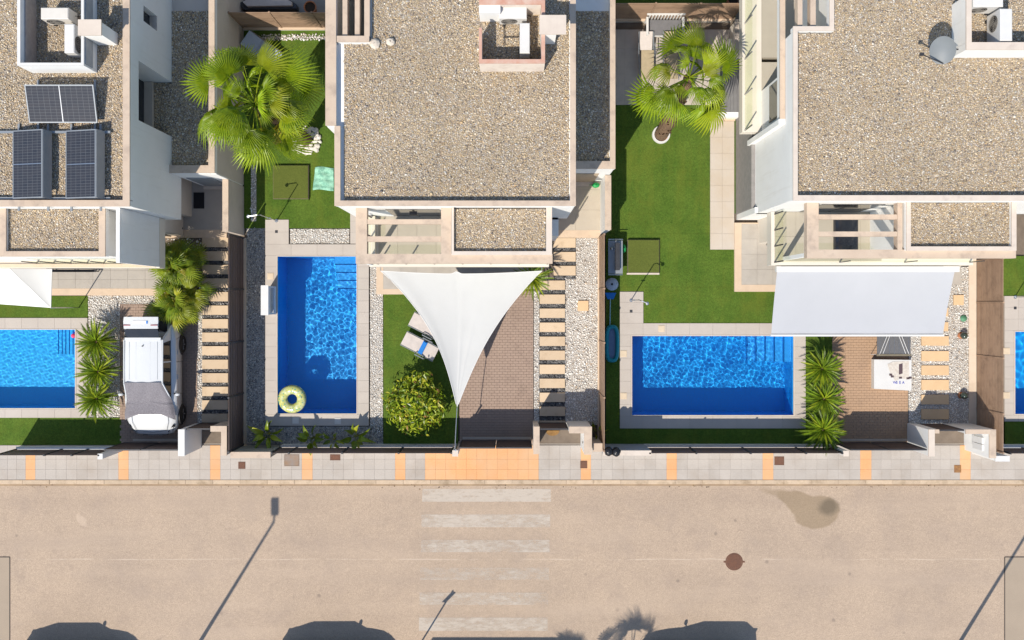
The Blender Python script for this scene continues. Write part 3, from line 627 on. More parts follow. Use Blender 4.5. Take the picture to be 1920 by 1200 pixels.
pavers('orange-brown brick driveway of the right plot', rects_minus(rect(1560,534,1702,832), [])[0], M('warm_brick_paver', (0.42,0.275,0.175), (0.37,0.245,0.16), 5.0, 0.85, bump=0.25, bs=60, grime=(0.28,0.19,0.13), gs=1.2, ga=(0.5,0.8), speck=0.16))
bed('gravel_bed', [rect(1704,500,1816,797)], 'white gravel bed with orange slabs left of the tan-brown wall', WHTP, 330, 0.06, 16)
o = bpy.data.objects['gravel_bed']; path3 = struct('stepping_path', MB().box(*rect(1728,628,1730,630),-0.02,-0.015), SLABO, 'row of orange slabs in the white gravel of the right plot')
for u0,v0,u1,v1 in ((1727,577,1777,593),(1727,604,1777,621),(1727,630,1778,648),(1727,658,1778,677),(1727,685,1778,703.5),(1727,712,1778,731),(1727,740,1778,758),(1727,767,1778,786),(1787,553,1806,572)):
    a, q = W(u0,v0), W(u1,v1); s_ = new('slab', tile_mesh('slab', q.x-a.x, a.y-q.y, 0.05, SLABO), path3); s_.location = ((a.x+q.x)/2,(a.y+q.y)/2,0)
sheet('gravel_border', [rect(1816,480,1830,797)], 0.03, M('cream_border', (0.60,0.50,0.395), (0.55,0.45,0.35), 2, 0.8, bump=0.1, bs=50, grime=(0.45,0.35,0.26), gs=1.5), 'cream border strip along the tan-brown wall', 0.06)
# --- far right plot
lawn([rect(1878,480,1960,555)], 'lawn patch at the right picture edge'); lawn([rect(1884,790,1960,834)], 'shaded lawn patch at the lower right picture edge')
deck('pool_deck', [rect(1882,555,1960,620), rect(1882,620,1900,778), rect(1882,778,1960,790)], 'beige deck at the right picture edge')
# --- behind the back fences
sheet('neighbour_yard', [(-10,-5.6,10.5,14), (-10,-5.6,14,30)], -0.02, CONC, 'grey concrete yard behind the back fence of the middle plot', 0.03)
sheet('neighbour_lawn', [(3.4,9,10.8,30)], 0.0, TURF, 'dark lawn behind the back fence of the right plot', 0.05)

# deck lids (skimmer covers)
SKIM = plain('cream_plastic', (0.62,0.50,0.36), 0.6)
for u,v,lab in ((508,518,'cream skimmer lid on the left deck of the tall narrow pool'),(555,788,'grey skimmer lid at the bottom of the tall narrow pool, beside the ring'),(634,789,'grey skimmer lid at the bottom right of the tall narrow pool'),(1240,616,'cream skimmer lid on the deck above the wide pool'),(1169,663,'cream skimmer lid left of the wide pool, upper one'),(1169,742,'cream skimmer lid left of the wide pool, lower one'),(1886,658,'cream skimmer lid of the pool at the right picture edge, upper one'),(1886,741,'cream skimmer lid of the pool at the right picture edge, lower one')):
    p = W(u,v); o = thing('skimmer_lid', lab, 'lid', (p.x,p.y,0.05), group='skimmer lids on the pool decks')
    mt = PLASTY if v > 780 else SKIM
    MB().box(p.x-0.12,p.x+0.12,p.y-0.12,p.y+0.12,0.05,0.062).part('frame', mt, o)
    MB().box(p.x-0.10,p.x+0.10,p.y-0.10,p.y+0.10,0.0625,0.07).part('lid', mt, o)
# ------------------------------------------------------------------ houses
MEMB = M('roof_membrane', (0.38,0.31,0.225), (0.31,0.25,0.185), 9, 0.95)
def coping(parent, rs, zt, zb, mat=CAP, th=0.05, over=0.012, body=WHITE, name='coping'):
    done = []; wall = MB()
    for r in rs:
        for q in rects_minus(r, done):
            MB().box(*q, zt-th, zt).part(name, mat, parent)
            wall.box(q[0]+over, q[1]-over, q[2]+over, q[3]-over, zb, zt-th)
        done.append(r)
    wall.part('parapet', body, parent)
def gravel_roof(parent, rs, z, seed, dens=860, size=0.040, palette=TANP, beyond=()):
    b = MB()
    for x0,x1,y0,y1 in list(rs)+list(beyond): b.add([(x0,y0,z),(x1,y0,z),(x1,y1,z),(x0,y1,z)],[(0,1,2,3)])
    b.part('roof_membrane', MEMB, parent)
    pebbles('roof_gravel', rs, z, dens, size, palette, parent, seed, 0.25)
def railing(parent, pts, z0, h=1.0, n=4, post=METAL):
    """glass balustrade along a polyline: one pane and one post at a time, glass clamped between slim posts"""
    for a, q in zip(pts[:-1], pts[1:]):
        a, q = Vector((*a,z0)), Vector((*q,z0)); d = (q-a)/n; u = d.normalized(); nn = Vector((-u.y,u.x,0))*0.006
        for i in range(n+1):
            p = a+d*i; MB().obox((p.x,p.y,z0+h*0.5), 0.045, 0.03, h*0.97, math.atan2(u.y,u.x)).part('balustrade_post', post, parent)
        for i in range(n):
            p, e = a+d*i+u*0.04, a+d*(i+1)-u*0.04
            MB().prism([(p.x-nn.x,p.y-nn.y),(e.x-nn.x,e.y-nn.y),(e.x+nn.x,e.y+nn.y),(p.x+nn.x,p.y+nn.y)], z0+0.06, z0+h).part('balustrade_pane', GLASS, parent)
def XU(u,z): return W(u,0,z).x
def YV(v,z): return W(0,v,z).y
def R6(u0,v0,u1,v1,z): return rect(u0,v0,u1,v1,z)
TILEB = M('balcony_tile', (0.40,0.355,0.285), (0.37,0.33,0.265), 2.5, 0.7, bump=0.08, bs=50, objvar=0.06)

# ---- middle house
h2 = thing('house', 'middle white house with gravel roof, rooftop cooling enclosure and pergola over the balcony', 'house', (-1.7,6,0))
N = 14.0
MB().box(-4.30,1.92,3.03,N,2.2,6.15).box(-5.36,-4.30,3.03,7.98,2.2,6.15).part('wall', WHITE, h2)
MB().box(-5.63,-5.37,5.43,N,2.2,6.15).part('wall', WHITE, h2)
MB().box(-5.37,-4.31,7.99,N,2.2,3.0).part('terrace_floor', TILEB, h2)
MB().box(-5.0,1.6,3.3,N,0,2.2).part('ground_floor_wall', CREAM, h2)
cop = [R6(627,236,638,386,6.4), (XU(610,6.4), XU(630,6.4), 5.43, N), (-5.30, XU(692,6.4), 7.96, 8.14), (XU(683,6.4), XU(693,6.4), 8.14, N),
       (XU(627,6.4), 1.93, YV(386,6.4), YV(376,6.4)), (XU(1069,6.4), 1.93, YV(386,6.4), N)]
coping(h2, cop, 6.40, 6.1)
gravel_roof(h2, [(-5.12,1.74,3.18,7.95), (-4.27,1.74,7.95,10.2)], 6.165, 21, beyond=[(-4.27,1.74,10.2,13.9)])
for u0,u1 in ((642,651),(665,674)): MB().box(W(u0,0,6.3).x, W(u1,0,6.3).x, 8.15, N, 6.0, 6.28).part('pergola_beam', CAP, h2)
# front block: pergola and small gravel roof
zp = 5.6
MB().box(-4.87,1.26,1.31,3.02,2.55,2.99).part('balcony_slab', CREAM, h2)
tiles(h2, (-4.55,-1.93,1.45,3.0), 4, 2, 2.99, 3.005, TILEB, 'balcony_tile')
MB().box(-1.92,1.02,1.60,3.02,3.0,5.45).part('wall', WHITE, h2)
MB().box(-4.86,-4.74,1.36,1.48,3.0,5.3).part('pergola_column', WHITE, h2)
MB().box(-4.86,-4.62,1.62,3.0,3.0,3.35).part('balcony_side_wall', CREAM, h2)
coping(h2, [R6(667,386,688,494,zp), R6(688,476,1036,494,zp), R6(827,386,846,476,zp)], zp, 5.3, CAP, 0.28, 0.004)
for v0,v1 in ((411,420),(443,453)): MB().box(W(688.3,0,zp).x, W(826.7,0,zp).x, W(0,v1,zp).y, W(0,v0,zp).y, zp-0.2, zp-0.02).part('pergola_beam', CAP, h2)
coping(h2, [R6(846.5,388,851,471,5.78), R6(1024,388,1035,478,5.78), R6(846.5,471,1024,478,5.78)], 5.78, 5.44, CAPL)
gravel_roof(h2, [(XU(851,5.7), XU(1023,5.7), YV(470,5.7), 3.0)], 5.62, 22)
MB().box(1.02,1.25,1.60,3.02,3.0,5.3).part('wall', WHITE, h2)
railing(h2, [(-4.55,1.40),(1.2,1.40)], 3.0, 0.95, 6)
railing(h2, [(-4.74,1.66),(-4.74,2.95)], 3.35, 0.65, 2)
dr = MB().box(-4.0,-2.3,3.018,3.03,3.02,5.2).part('balcony_door', WIN, h2)
MB().box(-3.18,-3.12,3.012,3.017,3.02,5.2).part('door_frame', METAL, dr)
MB().obox((-3.15,2.93,4.9),0.24,0.12,0.12).part('wall_lamp', METAL, h2)
for i in range(4):
    dw = MB().box(-4.3+i*1.25,-3.1+i*1.25,2.90,2.95,0.08,2.3).part('patio_door', WIN, h2); MB().box(-4.3+i*1.25,-4.24+i*1.25,2.86,2.899,0.08,2.3).part('frame', GREYM, dw)
MB().box(-5.0,1.6,2.96,3.29,0,2.54).part('ground_floor_wall', CREAM, h2)
MB().box(-4.6,1.0,2.2,2.96,2.42,2.54).part('soffit', CREAM, h2)
# side wing with the porch
MB().box(1.93,3.46,4.62,N,0,3.05).part('wing_wall', WHITE, h2)
coping(h2, [(3.31,3.49,4.60,N), (1.93,3.31,4.60,4.86)], 3.30, 3.0)
gravel_roof(h2, [(1.94,3.30,4.87,10.0)], 3.06, 23, 640, 0.047, TANP)
dd = MB().box(2.15,3.05,4.590,4.615,0.08,2.15).part('entrance_door', WOOD, h2); MB().box(2.2,2.25,4.57,4.589,1.0,1.15).part('handle', STEEL, dd)
MB().box(1.93,3.3,4.45,4.595,0.08,0.16).part('threshold', CAPL, h2)
MB().box(1.6,1.93,3.3,4.6,0,2.2).part('ground_floor_wall', WHITE, h2)
MB().box(1.0,1.61,2.4,3.29,0,2.54).part('ground_floor_wall', WHITE, h2)

# rooftop enclosures and cooling units
FANG = plain('fan_grille', (0.30,0.28,0.25), 0.6)
def ac_unit(label, x, y, z, rz, w=0.82, d=0.34, h=0.62, mat=PLASTW):
    o = thing('air_conditioner', label, 'air conditioner', (x,y,z), group='rooftop cooling units', rz=rz)
    def P(b, n, m_): return new(n, b.mesh(n, m_), o)
    e = 0.02; b = MB()
    b.add([(s1*(w/2-(e if k==2 else 0)), s2*(d/2-(e if k==2 else 0)), zz) for k,zz in ((0,0.06),(1,h-e),(2,h)) for s1,s2 in ((-1,-1),(1,-1),(1,1),(-1,1))],
          [(3,2,1,0),(8,9,10,11)]+[(4*k+i,4*k+(i+1)%4,4*k+4+(i+1)%4,4*k+4+i) for k in (0,1) for i in range(4)])
    P(b, 'casing', mat)
    g_ = MB(); 
    for r_ in (0.08,0.14,0.20,0.245): 
        g_.tube([(-w*0.14+r_*math.cos(2*math.pi*k/20), -d/2-0.008, h*0.53+r_*math.sin(2*math.pi*k/20)) for k in range(21)], 0.006, 4, False)
    g_.tube([(-w*0.14-0.245,-d/2-0.01,h*0.53),(-w*0.14+0.245,-d/2-0.01,h*0.53)],0.006,4).tube([(-w*0.14,-d/2-0.01,h*0.53-0.245),(-w*0.14,-d/2-0.01,h*0.53+0.245)],0.006,4)
    P(g_, 'fan_grille', FANG)
    P(MB().lathe([(0.0,0),(0.235,0.0)],20).add([],[]) if False else MB().add([(-w*0.14+0.235*math.cos(2*math.pi*k/20), -d/2-0.003, h*0.53+0.235*math.sin(2*math.pi*k/20)) for k in range(20)],[tuple(range(20))]), 'fan_opening', BLACK)
    for s_ in (-1,1): P(MB().box(s_*w*0.33-0.04,s_*w*0.33+0.04,-d/2-0.03,d/2+0.03,0,0.06), 'foot', BLACK)
    P(MB().tube([(w/2+0.03,d*0.1,0.25),(w/2+0.10,d*0.1,0.22),(w/2+0.13,d*0.2,0.03)],0.018,6), 'pipe', BLACK)
    return o
zt = 7.12
coping(h2, [R6(898,111,1022,118.5,zt), R6(1015,0,1022,111,zt), R6(898,52,903.5,111,zt), R6(898,-8,1015,8,zt)], zt, 6.17, TERRA, 0.05, 0.004, M('pale_pink_render', (0.66,0.58,0.50), (0.60,0.52,0.45), 3, 0.85, grime=(0.5,0.4,0.33), gs=3))
MB().box(*R6(898,8,938,21,zt), 6.17, zt-0.1).part('enclosure_wall', WHITE, h2)
a = W(1032,62,7.3); fl = MB().box(0.86,1.30,7.95,8.40,6.17,7.28).part('flue', WHITE, h2); MB().box(0.80,1.58,7.90,8.46,7.281,7.34).part('cap', CAPL, fl)
ac_unit('white cooling unit, upper one in the terracotta-edged enclosure', W(962,22,6.8).x, W(0,24,6.8).y, 6.2, 0)
ac_unit('narrow white cooling unit, lower one in the terracotta-edged enclosure', W(984,71,6.8).x, W(0,71,6.8).y, 6.2, R(90), 0.9, 0.30, 0.6)
MB().tube([W(945,48,6.25),W(945,86,6.25)],0.012,6).tube([W(945,70,6.25),W(972,70,6.25)],0.012,6).part('refrigerant_pipe', METAL, h2)

# ---- left house
h1 = thing('house', 'left white house with three solar panels on its gravel roof', 'house', (-15,6,0))
X1 = -11.575
MB().box(-25,X1,2.99,5.73,2.2,6.12).box(-25,-12.5,5.731,7.579,2.2,6.12).box(-12.499,X1,5.731,7.579,5.72,6.12).box(-25,-11.84,7.58,N,2.2,6.12).part('wall', WHITE, h1)
MB().box(-11.839,X1,7.58,8.93,2.2,6.12).box(-11.839,X1,9.42,N,2.2,6.12).box(-11.839,X1,8.931,9.419,2.2,4.32).box(-11.839,X1,8.931,9.419,5.36,6.12).part('wall', WHITE, h1)
wdw = MB().box(-11.838,-11.80,8.932,9.418,4.33,5.35).part('window', WIN, h1); MB().box(-11.80,X1+0.01,8.932,9.418,4.321,4.345).part('sill', CAPL, wdw)
wdw = MB().box(-12.499,-12.46,5.80,7.55,3.15,5.6).part('window', WIN, h1); MB().box(-12.46,-12.18,5.74,7.57,3.05,3.2).part('sill', CAPL, wdw)
MB().box(-25,-11.98,3.3,N,0,2.2).part('ground_floor_wall', CREAM, h1)
cop = [(-25, XU(243,6.4), YV(387,6.4), YV(375,6.4)), (XU(230,6.4), XU(243,6.4), YV(387,6.4), N)]
coping(h1, cop, 6.40, 6.1)
gravel_roof(h1, [(-16.6,-11.78,3.16,10.2)], 6.165, 24, beyond=[(-24.9,-16.6,3.16,13.9), (-16.6,-11.78,10.2,13.9)])
# front block
MB().box(-25,-12.72,1.55,2.98,3.0,5.6).part('wall', WHITE, h1)
coping(h1, [R6(185,388,197,481,5.78), R6(-30,471,185,481,5.78), R6(-6,388,11,471,5.78), R6(-60,388,-20,471,5.78)], 5.78, 5.5)
gravel_roof(h1, [(XU(11,5.7), XU(186,5.7), YV(470,5.7), 2.98)], 5.62, 25)
MB().box(-25,-12.02,1.27,2.98,2.5,2.99).part('balcony_slab', CREAM, h1)
MB().box(-12.14,-12.03,1.30,2.98,2.995,6.02).part('screen_wall', WHITE, h1)
MB().box(-25,-12.14,1.285,1.40,2.99,3.06).part('balcony_edge', BORDER, h1)
railing(h1, [(-16.2,1.44),(-12.2,1.44)], 3.0, 0.95, 7)
MB().box(-25,-12.3,2.6,3.29,0,2.5).part('ground_floor_wall', CREAM, h1)
for i in range(3):
    dw = MB().box(-16.6+i*1.3,-15.36+i*1.3,2.55,2.6,0.08,2.3).part('patio_door', WIN, h1); MB().box(-16.6+i*1.3,-16.54+i*1.3,2.52,2.549,0.08,2.3).part('frame', GREYM, dw)
# side wing
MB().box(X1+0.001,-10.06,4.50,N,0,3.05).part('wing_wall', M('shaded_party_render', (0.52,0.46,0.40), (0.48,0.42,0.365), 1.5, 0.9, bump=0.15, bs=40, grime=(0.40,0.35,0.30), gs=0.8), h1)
MB().box(X1+0.01,-10.07,4.46,4.499,0.1,3.04).part('porch_wall', WHITE, h1)
coping(h1, [(-10.25,-10.04,4.46,N), (X1+0.001,-10.25,4.46,4.72)], 3.30, 3.0)
gravel_roof(h1, [(X1+0.002,-10.25,4.73,10.0), (-12.17,X1+0.001,5.75,7.56)], 3.06, 26, 640, 0.047, TANP)
dd = MB().box(-11.4,-10.5,4.43,4.459,0.1,2.2).part('entrance_door', GREYM, h1); MB().box(-10.6,-10.56,4.40,4.429,1.0,1.15).part('handle', STEEL, dd)
MB().box(-11.5,-10.3,4.32,4.428,0.1,0.2).part('threshold', CAPL, h1)
# enclosure
zt = 7.02; RW = M('raw_white_render', (0.74,0.74,0.73), (0.70,0.70,0.70), 3, 0.9, bump=0.3, bs=20)
coping(h1, [R6(32,117.5,157,123,zt), R6(32,-20,38,117.5,zt), R6(152,-20,157,117.5,zt)], zt, 6.17, PLASTW, 0.04, 0.003, RW)
MB().box(W(38.5,0,zt).x, W(38.5,0,zt).x+0.03, 7.22, 9.5, 6.2, 6.8).part('block_lining', BLOCKW, h1)
MB().box(W(157.5,0,zt).x-0.006, W(157.5,0,zt).x+0.02, 7.14, 9.5, 6.5, 6.95).part('block_facing', M('blue_grey_blockwork', (0.34,0.35,0.37), (0.27,0.28,0.30), 6, 0.9, bump=0.5, bs=14), h1)
fl = MB().box(-12.60,-12.02,7.92,8.28,6.17,7.28).part('flue', WHITE, h1); MB().box(-12.66,-11.98,7.87,8.33,7.281,7.34).part('cap', CAPL, fl)
ac_unit('beige cooling unit, upper one beside the solar panels', W(101,24,6.85).x, W(0,24,6.85).y, 6.2, 0, mat=PLASTY)
ac_unit('pale narrow cooling unit, lower one beside the solar panels', W(130,72,6.75).x, W(0,72,6.75).y, 6.2, R(90), 0.86, 0.30, 0.56)

# solar panels
def panel(label, cx, cy, w, d, tilt_axis, tilt, z):
    o = thing('solar_panel', label, 'solar panel', (cx,cy,z), group='solar panels on the left roof')
    m3 = Euler((tilt,0,0) if tilt_axis == 'x' else (0,tilt,0)).to_matrix()
    def P(b, n, m_): 
        b.v = [tuple(m3 @ Vector(p) + Vector((0,0,0.36))) for p in b.v]; return new(n, b.mesh(n, m_), o)
    P(MB().box(-w/2+0.03,w/2-0.03,-d/2+0.03,d/2-0.03,-0.02,0.005), 'cells', CELLS)
    f = MB(); e = 0.032
    for q in ((-w/2,w/2,-d/2,-d/2+e),(-w/2,w/2,d/2-e,d/2),(-w/2,-w/2+e,-d/2+e,d/2-e),(w/2-e,w/2,-d/2+e,d/2-e)): f.box(*q,-0.035,0.012)
    P(f, 'frame', GREYM)
    P(MB().box(-0.012,0.012,-d/2+e,d/2-e,0.006,0.010) if w > d else MB().box(-w/2+e,w/2-e,-0.012,0.012,0.006,0.010), 'divider', STEEL)
    for s1 in (-1,1):
        for s2 in (-1,1):
            p = m3 @ Vector((s1*w*0.42,s2*d*0.42,-0.04)) + Vector((0,0,0.36))
            new('leg', MB().tube([(p.x,p.y,-0.0),(p.x,p.y,p.z)],0.022,6).mesh('leg', GREYM), o)
    if tilt_axis == 'y':
        P(MB().box(w/2+0.002,w/2+0.02,-d/2,d/2,-0.36,-0.0), 'wind_plate', GREYM)
    for s1 in (-1,1):
        new('rail', (MB().box(s1*w*0.42-0.03,s1*w*0.42+0.03,-d/2-0.35,d/2+0.25,-0.0,0.05)).mesh('rail', GREYM), o)
    return o
p = W(113,194,6.6); panel('landscape solar panel nearest the white rooftop enclosure', p.x, p.y, 2.06, 1.12, 'x', R(14), 6.19)
p = W(50,307,6.6); panel('upright solar panel, left one of the pair', p.x, p.y, 1.06, 2.05, 'y', R(-14), 6.19)
p = W(150,307,6.6); panel('upright solar panel, right one of the pair beside the parapet', p.x, p.y, 1.06, 2.05, 'y', R(-14), 6.19)
for v0, lab in ((248,'long grey steel rail running under the upright solar panels, upper one'),(372,'long grey steel rail under the upright solar panels beside the parapet')):
    MB().box(-16, W(208,0,6.25).x, W(0,v0,6.25).y-0.035, W(0,v0,6.25).y+0.035, 6.235, 6.30).top('mounting_rail', GREYM, lab, 'rail', 'solar mounting rails')

# ---- right house
h3 = thing('house', 'right white house with satellite dish, glass balustrades and awning', 'house', (13,6,0))
MB().box(9.75,22,3.19,N,2.2,6.12).box(8.51,9.749,3.19,7.3,2.2,6.12).box(9.10,9.749,7.301,8.28,2.2,5.3).box(8.51,9.749,7.301,8.28,5.301,6.12).part('wall', WHITE, h3)
MB().box(8.511,9.099,7.301,8.28,2.6,3.0).part('terrace_floor', TILEB, h3)
MB().box(8.38,22,3.4,N,0,2.2).part('ground_floor_wall', STONEG, h3)
cop = [(8.50, XU(1496,6.4), YV(376,6.4), 8.30), (8.50,22,YV(376,6.4),YV(366,6.4)), (8.50,9.74,8.30,8.43), (9.60,9.74,8.43,N)]
coping(h3, cop, 6.40, 6.1, CAPL)
gravel_roof(h3, [(8.67,16.3,3.36,8.28), (9.75,16.3,8.28,10.2)], 6.165, 27, beyond=[(16.3,21.9,3.36,13.9), (9.75,16.3,10.2,13.9)])
MB().box(8.52,9.74,8.44,N,2.2,3.0).part('terrace_floor', TILEB, h3)
for u0,u1 in ((1496,1505),(1520,1530)): MB().box(W(u0,0,6.3).x, W(u1,0,6.3).x, 8.45, N, 6.0, 6.28).part('pergola_beam', CAP, h3)
MB().box(8.36,8.499,5.80,N,5.25,5.55).part('portico_beam', WHITE, h3); MB().box(8.34,8.499,5.79,N,5.551,5.62).part('coping', CAP, h3)
MB().box(8.30,8.499,5.62,5.79,1.95,5.62).part('portico_return', WHITE, h3)
MB().box(7.85,8.508,5.9,N,2.6,3.002).part('side_balcony', CREAM, h3)
railing(h3, [(7.93,5.95),(7.93,12.0)], 3.0, 0.95, 5, STEEL)
dw = MB().box(8.49,8.508,6.0,7.2,3.95,4.95).part('window', WIN, h3); MB().box(8.475,8.489,6.0,6.06,3.95,4.95).part('frame', METAL, dw)
# balcony, pergola and small gravel roof
MB().box(8.84,15.72,1.36,3.18,2.5,2.99).part('balcony_slab', CREAM, h3)
tiles(h3, (8.95,12.6,1.5,3.17), 5, 2, 2.99, 3.005, TILEB, 'balcony_tile')
coping(h3, [R6(1513,379,1535,484,zp), R6(1535,468,1905,484,zp), R6(1683,379,1692,468,zp)], zp, 5.3, CAP, 0.28, 0.004)
for v0,v1 in ((402,411),(434,443)): MB().box(W(1535.3,0,zp).x, W(1682.7,0,zp).x, W(0,v1,zp).y, W(0,v0,zp).y, zp-0.2, zp-0.02).part('pergola_beam', CAP, h3)
MB().box(9.22,9.34,1.52,1.64,3.0,5.3).part('pergola_column', WHITE, h3)
MB().box(12.20,15.65,1.62,3.18,3.0,5.45).part('wall', WHITE, h3)
coping(h3, [R6(1700,374,1708,470,5.78), R6(1897,374,1906,470,5.78), R6(1708,462,1897,470,5.78)], 5.78, 5.44, CAPL)
gravel_roof(h3, [(XU(1708,5.7), XU(1896,5.7), YV(461,5.7), 3.18)], 5.62, 28)
railing(h3, [(8.95,3.1),(8.95,1.46),(15.6,1.46)], 3.0, 0.95, 3)
sk = MB().box(10.95,11.75,1.75,2.95,3.006,3.12).part('rooflight_kerb', METAL, h3); MB().box(10.99,11.71,1.79,2.91,3.121,3.14).part('rooflight_pane', WIN, sk)
dr = MB().box(9.8,11.8,3.172,3.185,3.02,5.2).part('balcony_door', WIN, h3); MB().box(10.76,10.84,3.165,3.171,3.02,5.2).part('door_frame', METAL, dr)
MB().box(9.2,15.6,2.3,3.39,0,2.49).part('ground_floor_wall', CREAM, h3)
for i in range(4):
    dw = MB().box(9.5+i*1.3,10.74+i*1.3,2.25,2.299,0.12,2.3).part('patio_door', WIN, h3); MB().box(9.5+i*1.3,9.56+i*1.3,2.22,2.249,0.12,2.3).part('frame', GREYM, dw)
MB().box(8.42,9.2,3.19,3.39,0,2.49).part('ground_floor_wall', WHITE, h3)
zt = 7.05
coping(h3, [R6(1812,79,1960,93,zt), R6(1812,-10,1822,79,zt)], zt, 6.17, CAPL, 0.05, 0.004)
ac_unit('large white cooling unit beside the satellite dish', W(1880,48,6.8).x, W(0,50,6.8).y, 6.2, R(-90), 0.95, 0.36, 0.8)
ac_unit('white cooling unit at the upper edge above the satellite dish', W(1848,2,6.75).x, W(0,4,6.75).y, 6.2, 0, 0.9, 0.36, 0.7)
# satellite dish on the enclosure wall
p = W(1768,92,7.0)
ds = thing('satellite_dish', 'grey oval satellite dish on a bracket beside the rooftop enclosure', 'satellite dish', (p.x,p.y,6.2))
q3 = Euler((R(38),R(-28),0)).to_matrix(); b = MB()
b.grid(lambda u_,v_: Vector((p.x,p.y,7.0)) + q3 @ Vector((0.36*v_*math.cos(2*math.pi*u_), 0.44*v_*math.sin(2*math.pi*u_), 0.09*v_*v_)), 28, 6)
b.grid(lambda u_,v_: Vector((p.x,p.y,6.985)) + q3 @ Vector((0.36*v_*math.cos(-2*math.pi*u_), 0.44*v_*math.sin(-2*math.pi*u_), 0.09*v_*v_)), 28, 6)
b.part('reflector', DISH, ds, True)
tip = Vector((p.x,p.y,7.0)) + q3 @ Vector((-0.55,0.1,0.42))
MB().tube([Vector((p.x,p.y,7.0))+q3@Vector((0,-0.42,0.08)), tip],0.018,6).part('feed_arm', METAL, ds)
MB().obox(tip,0.11,0.08,0.08).part('receiver_head', METAL, ds)
MB().tube([(p.x,p.y,6.95),(p.x+0.2,p.y+0.05,6.85),(p.x+0.55,p.y+0.05,6.8)],0.025,8).part('bracket', METAL, ds)
# stones lying on the middle roof
for u,v,r_,lab in ((732,78,0.13,'pale stone lying on the middle roof, right of its twin'),(702,82,0.16,'pale stone lying on the middle roof at the pergola corner')):
    p = W(u,v,6.25); b = MB(); rr = random.Random(int(u))
    b.lathe([(0.01,0.13),(0.6*r_*1,0.12),(r_,0.07),(r_*1.05,0.03),(r_*0.8,-0.02)], 9, (p.x,p.y,6.2)); b.v = [(x_+rr.uniform(-.02,.02),y_+rr.uniform(-.02,.02),z_) for x_,y_,z_ in b.v]
    b.top('stone', M('pale_stone', (0.60,0.53,0.44), (0.5,0.43,0.35), 8, 0.9, bump=0.4, bs=20), lab, 'stone', 'stones on the middle roof')
# ------------------------------------------------------------------ boundary walls and fences
def slats(parent, axis, c, a0, a1, z0, z1, n, mat, th=0.02, gap=0.034, name='slat'):
    h = (z1-z0)/n
    for i in range(n):
        q = (c-th/2,c+th/2,a0,a1) if axis == 'x' else (a0,a1,c-th/2,c+th/2)
        MB().box(*q, z0+i*h, z0+(i+1)*h-gap).part(name, mat, parent)
def slat_fence(name, label, axis, c, stops, z0, z1, n, mat, base=None, bmat=WHITE, capm=CAPL, bw=0.09, postm=METAL, po=0.0, cat='fence'):
    m0 = (stops[0]+stops[-1])/2; o = thing(name, label, cat, (c,m0,0) if axis == 'x' else (m0,c,0))
    lo, hi = min(stops), max(stops)
    if base:
        q = (c-bw,c+bw,lo,hi) if axis == 'x' else (lo,hi,c-bw,c+bw)
        MB().box(*q,-0.05,base-0.04).part('base_wall', bmat, o)
        q = (c-bw-0.015,c+bw+0.015,lo,hi) if axis == 'x' else (lo,hi,c-bw-0.015,c+bw+0.015)
        MB().box(*q,base-0.04,base).part('base_coping', capm, o)
    for s_ in stops:
        p = (c+po,s_) if axis == 'x' else (s_,c+po)
        MB().box(p[0]-0.03,p[0]+0.03,p[1]-0.03,p[1]+0.03,base or 0,z1+0.02).part('post', postm, o)
    for a, q in zip(stops[:-1], stops[1:]):
        l_, h_ = min(a,q)+0.032, max(a,q)-0.032; slats(o, axis, c, l_, h_, z0, z1, n, mat, 0.02, 0.014 if mat is SLAT_LIT else 0.03)
    return o
yv = lambda v, z=1.86: W(0,v,z).y
slat_fence('slat_fence', 'dark brown slat fence between the left path and the shaded gravel bed', 'x', -10.03, [yv(v) for v in (439,541,643,746,848)], 0.16, 1.86, 6, SLATB, 0.14, CREAM, BORDER, 0.07)
slat_fence('slat_fence', 'sunlit tan slat fence between the broad white gravel bed and the right lawn', 'x', 3.27, [yv(v) for v in (439,541,643,746,846)], 0.08, 1.84, 6, SLAT_LIT, 0.06, CREAM, BORDER, 0.05, SLAT_LIT)
slat_fence('slat_fence', 'tall sunlit tan-brown slat fence at the right side of the right plot', 'x', 17.42, [yv(v) for v in (484,567,672,777,850)], 0.05, 1.80, 9, SLAT_LIT, None, postm=SLAT_LIT)
slat_fence('slat_fence', 'sunlit brown back fence behind the fan palm on the middle plot', 'y', 10.36, [-10.03,-8.6,-7.1,-5.66], 0.2, 1.86, 9, SLAT_LIT, 0.18, CREAM, BORDER, 0.07, SLAT_LIT)
slat_fence('slat_fence', 'sunlit brown back fence behind the terrace of the right plot', 'y', 10.68, [3.5,5.1,6.7,8.2], 0.2, 1.86, 9, SLAT_LIT, 0.18, CREAM, BORDER, 0.07, SLAT_LIT)
def wall_run(label, rs, zt, body=WHITE, capm=CAP, name='garden_wall', ov=0.012, ct=0.045):
    x0 = sum(r_[0]+r_[1] for r_ in rs)/2/len(rs); y0 = sum(r_[2]+r_[3] for r_ in rs)/2/len(rs)
    o = thing(name, label, 'wall', (x0,y0,0)); done = []; b = MB()
    for r_ in rs:
        for q in rects_minus(r_, done):
            MB().box(*q, zt-ct, zt).part('coping', capm, o); b.box(q[0]+ov,q[1]-ov,q[2]+ov,q[3]-ov,-0.05,zt-ct)
        done.append(r_)
    b.part('wall', body, o); return o
SHW = M('beige_wall_render', (0.50,0.44,0.385), (0.46,0.405,0.355), 1.5, 0.9, bump=0.12, bs=50, grime=(0.39,0.34,0.30), gs=1.0)
wall_run('beige garden wall with peach coping at the left porch', [(-10.25,-10.04,2.60,4.455)], 1.86, SHW)
w = wall_run('white garden wall with peach coping at the middle porch', [(3.29,3.51,2.66,4.595)], 1.86, WHITE)
MB().box(3.511,3.53,3.2,4.5,0.5,1.5).part('meter_panel', GREYM, w)
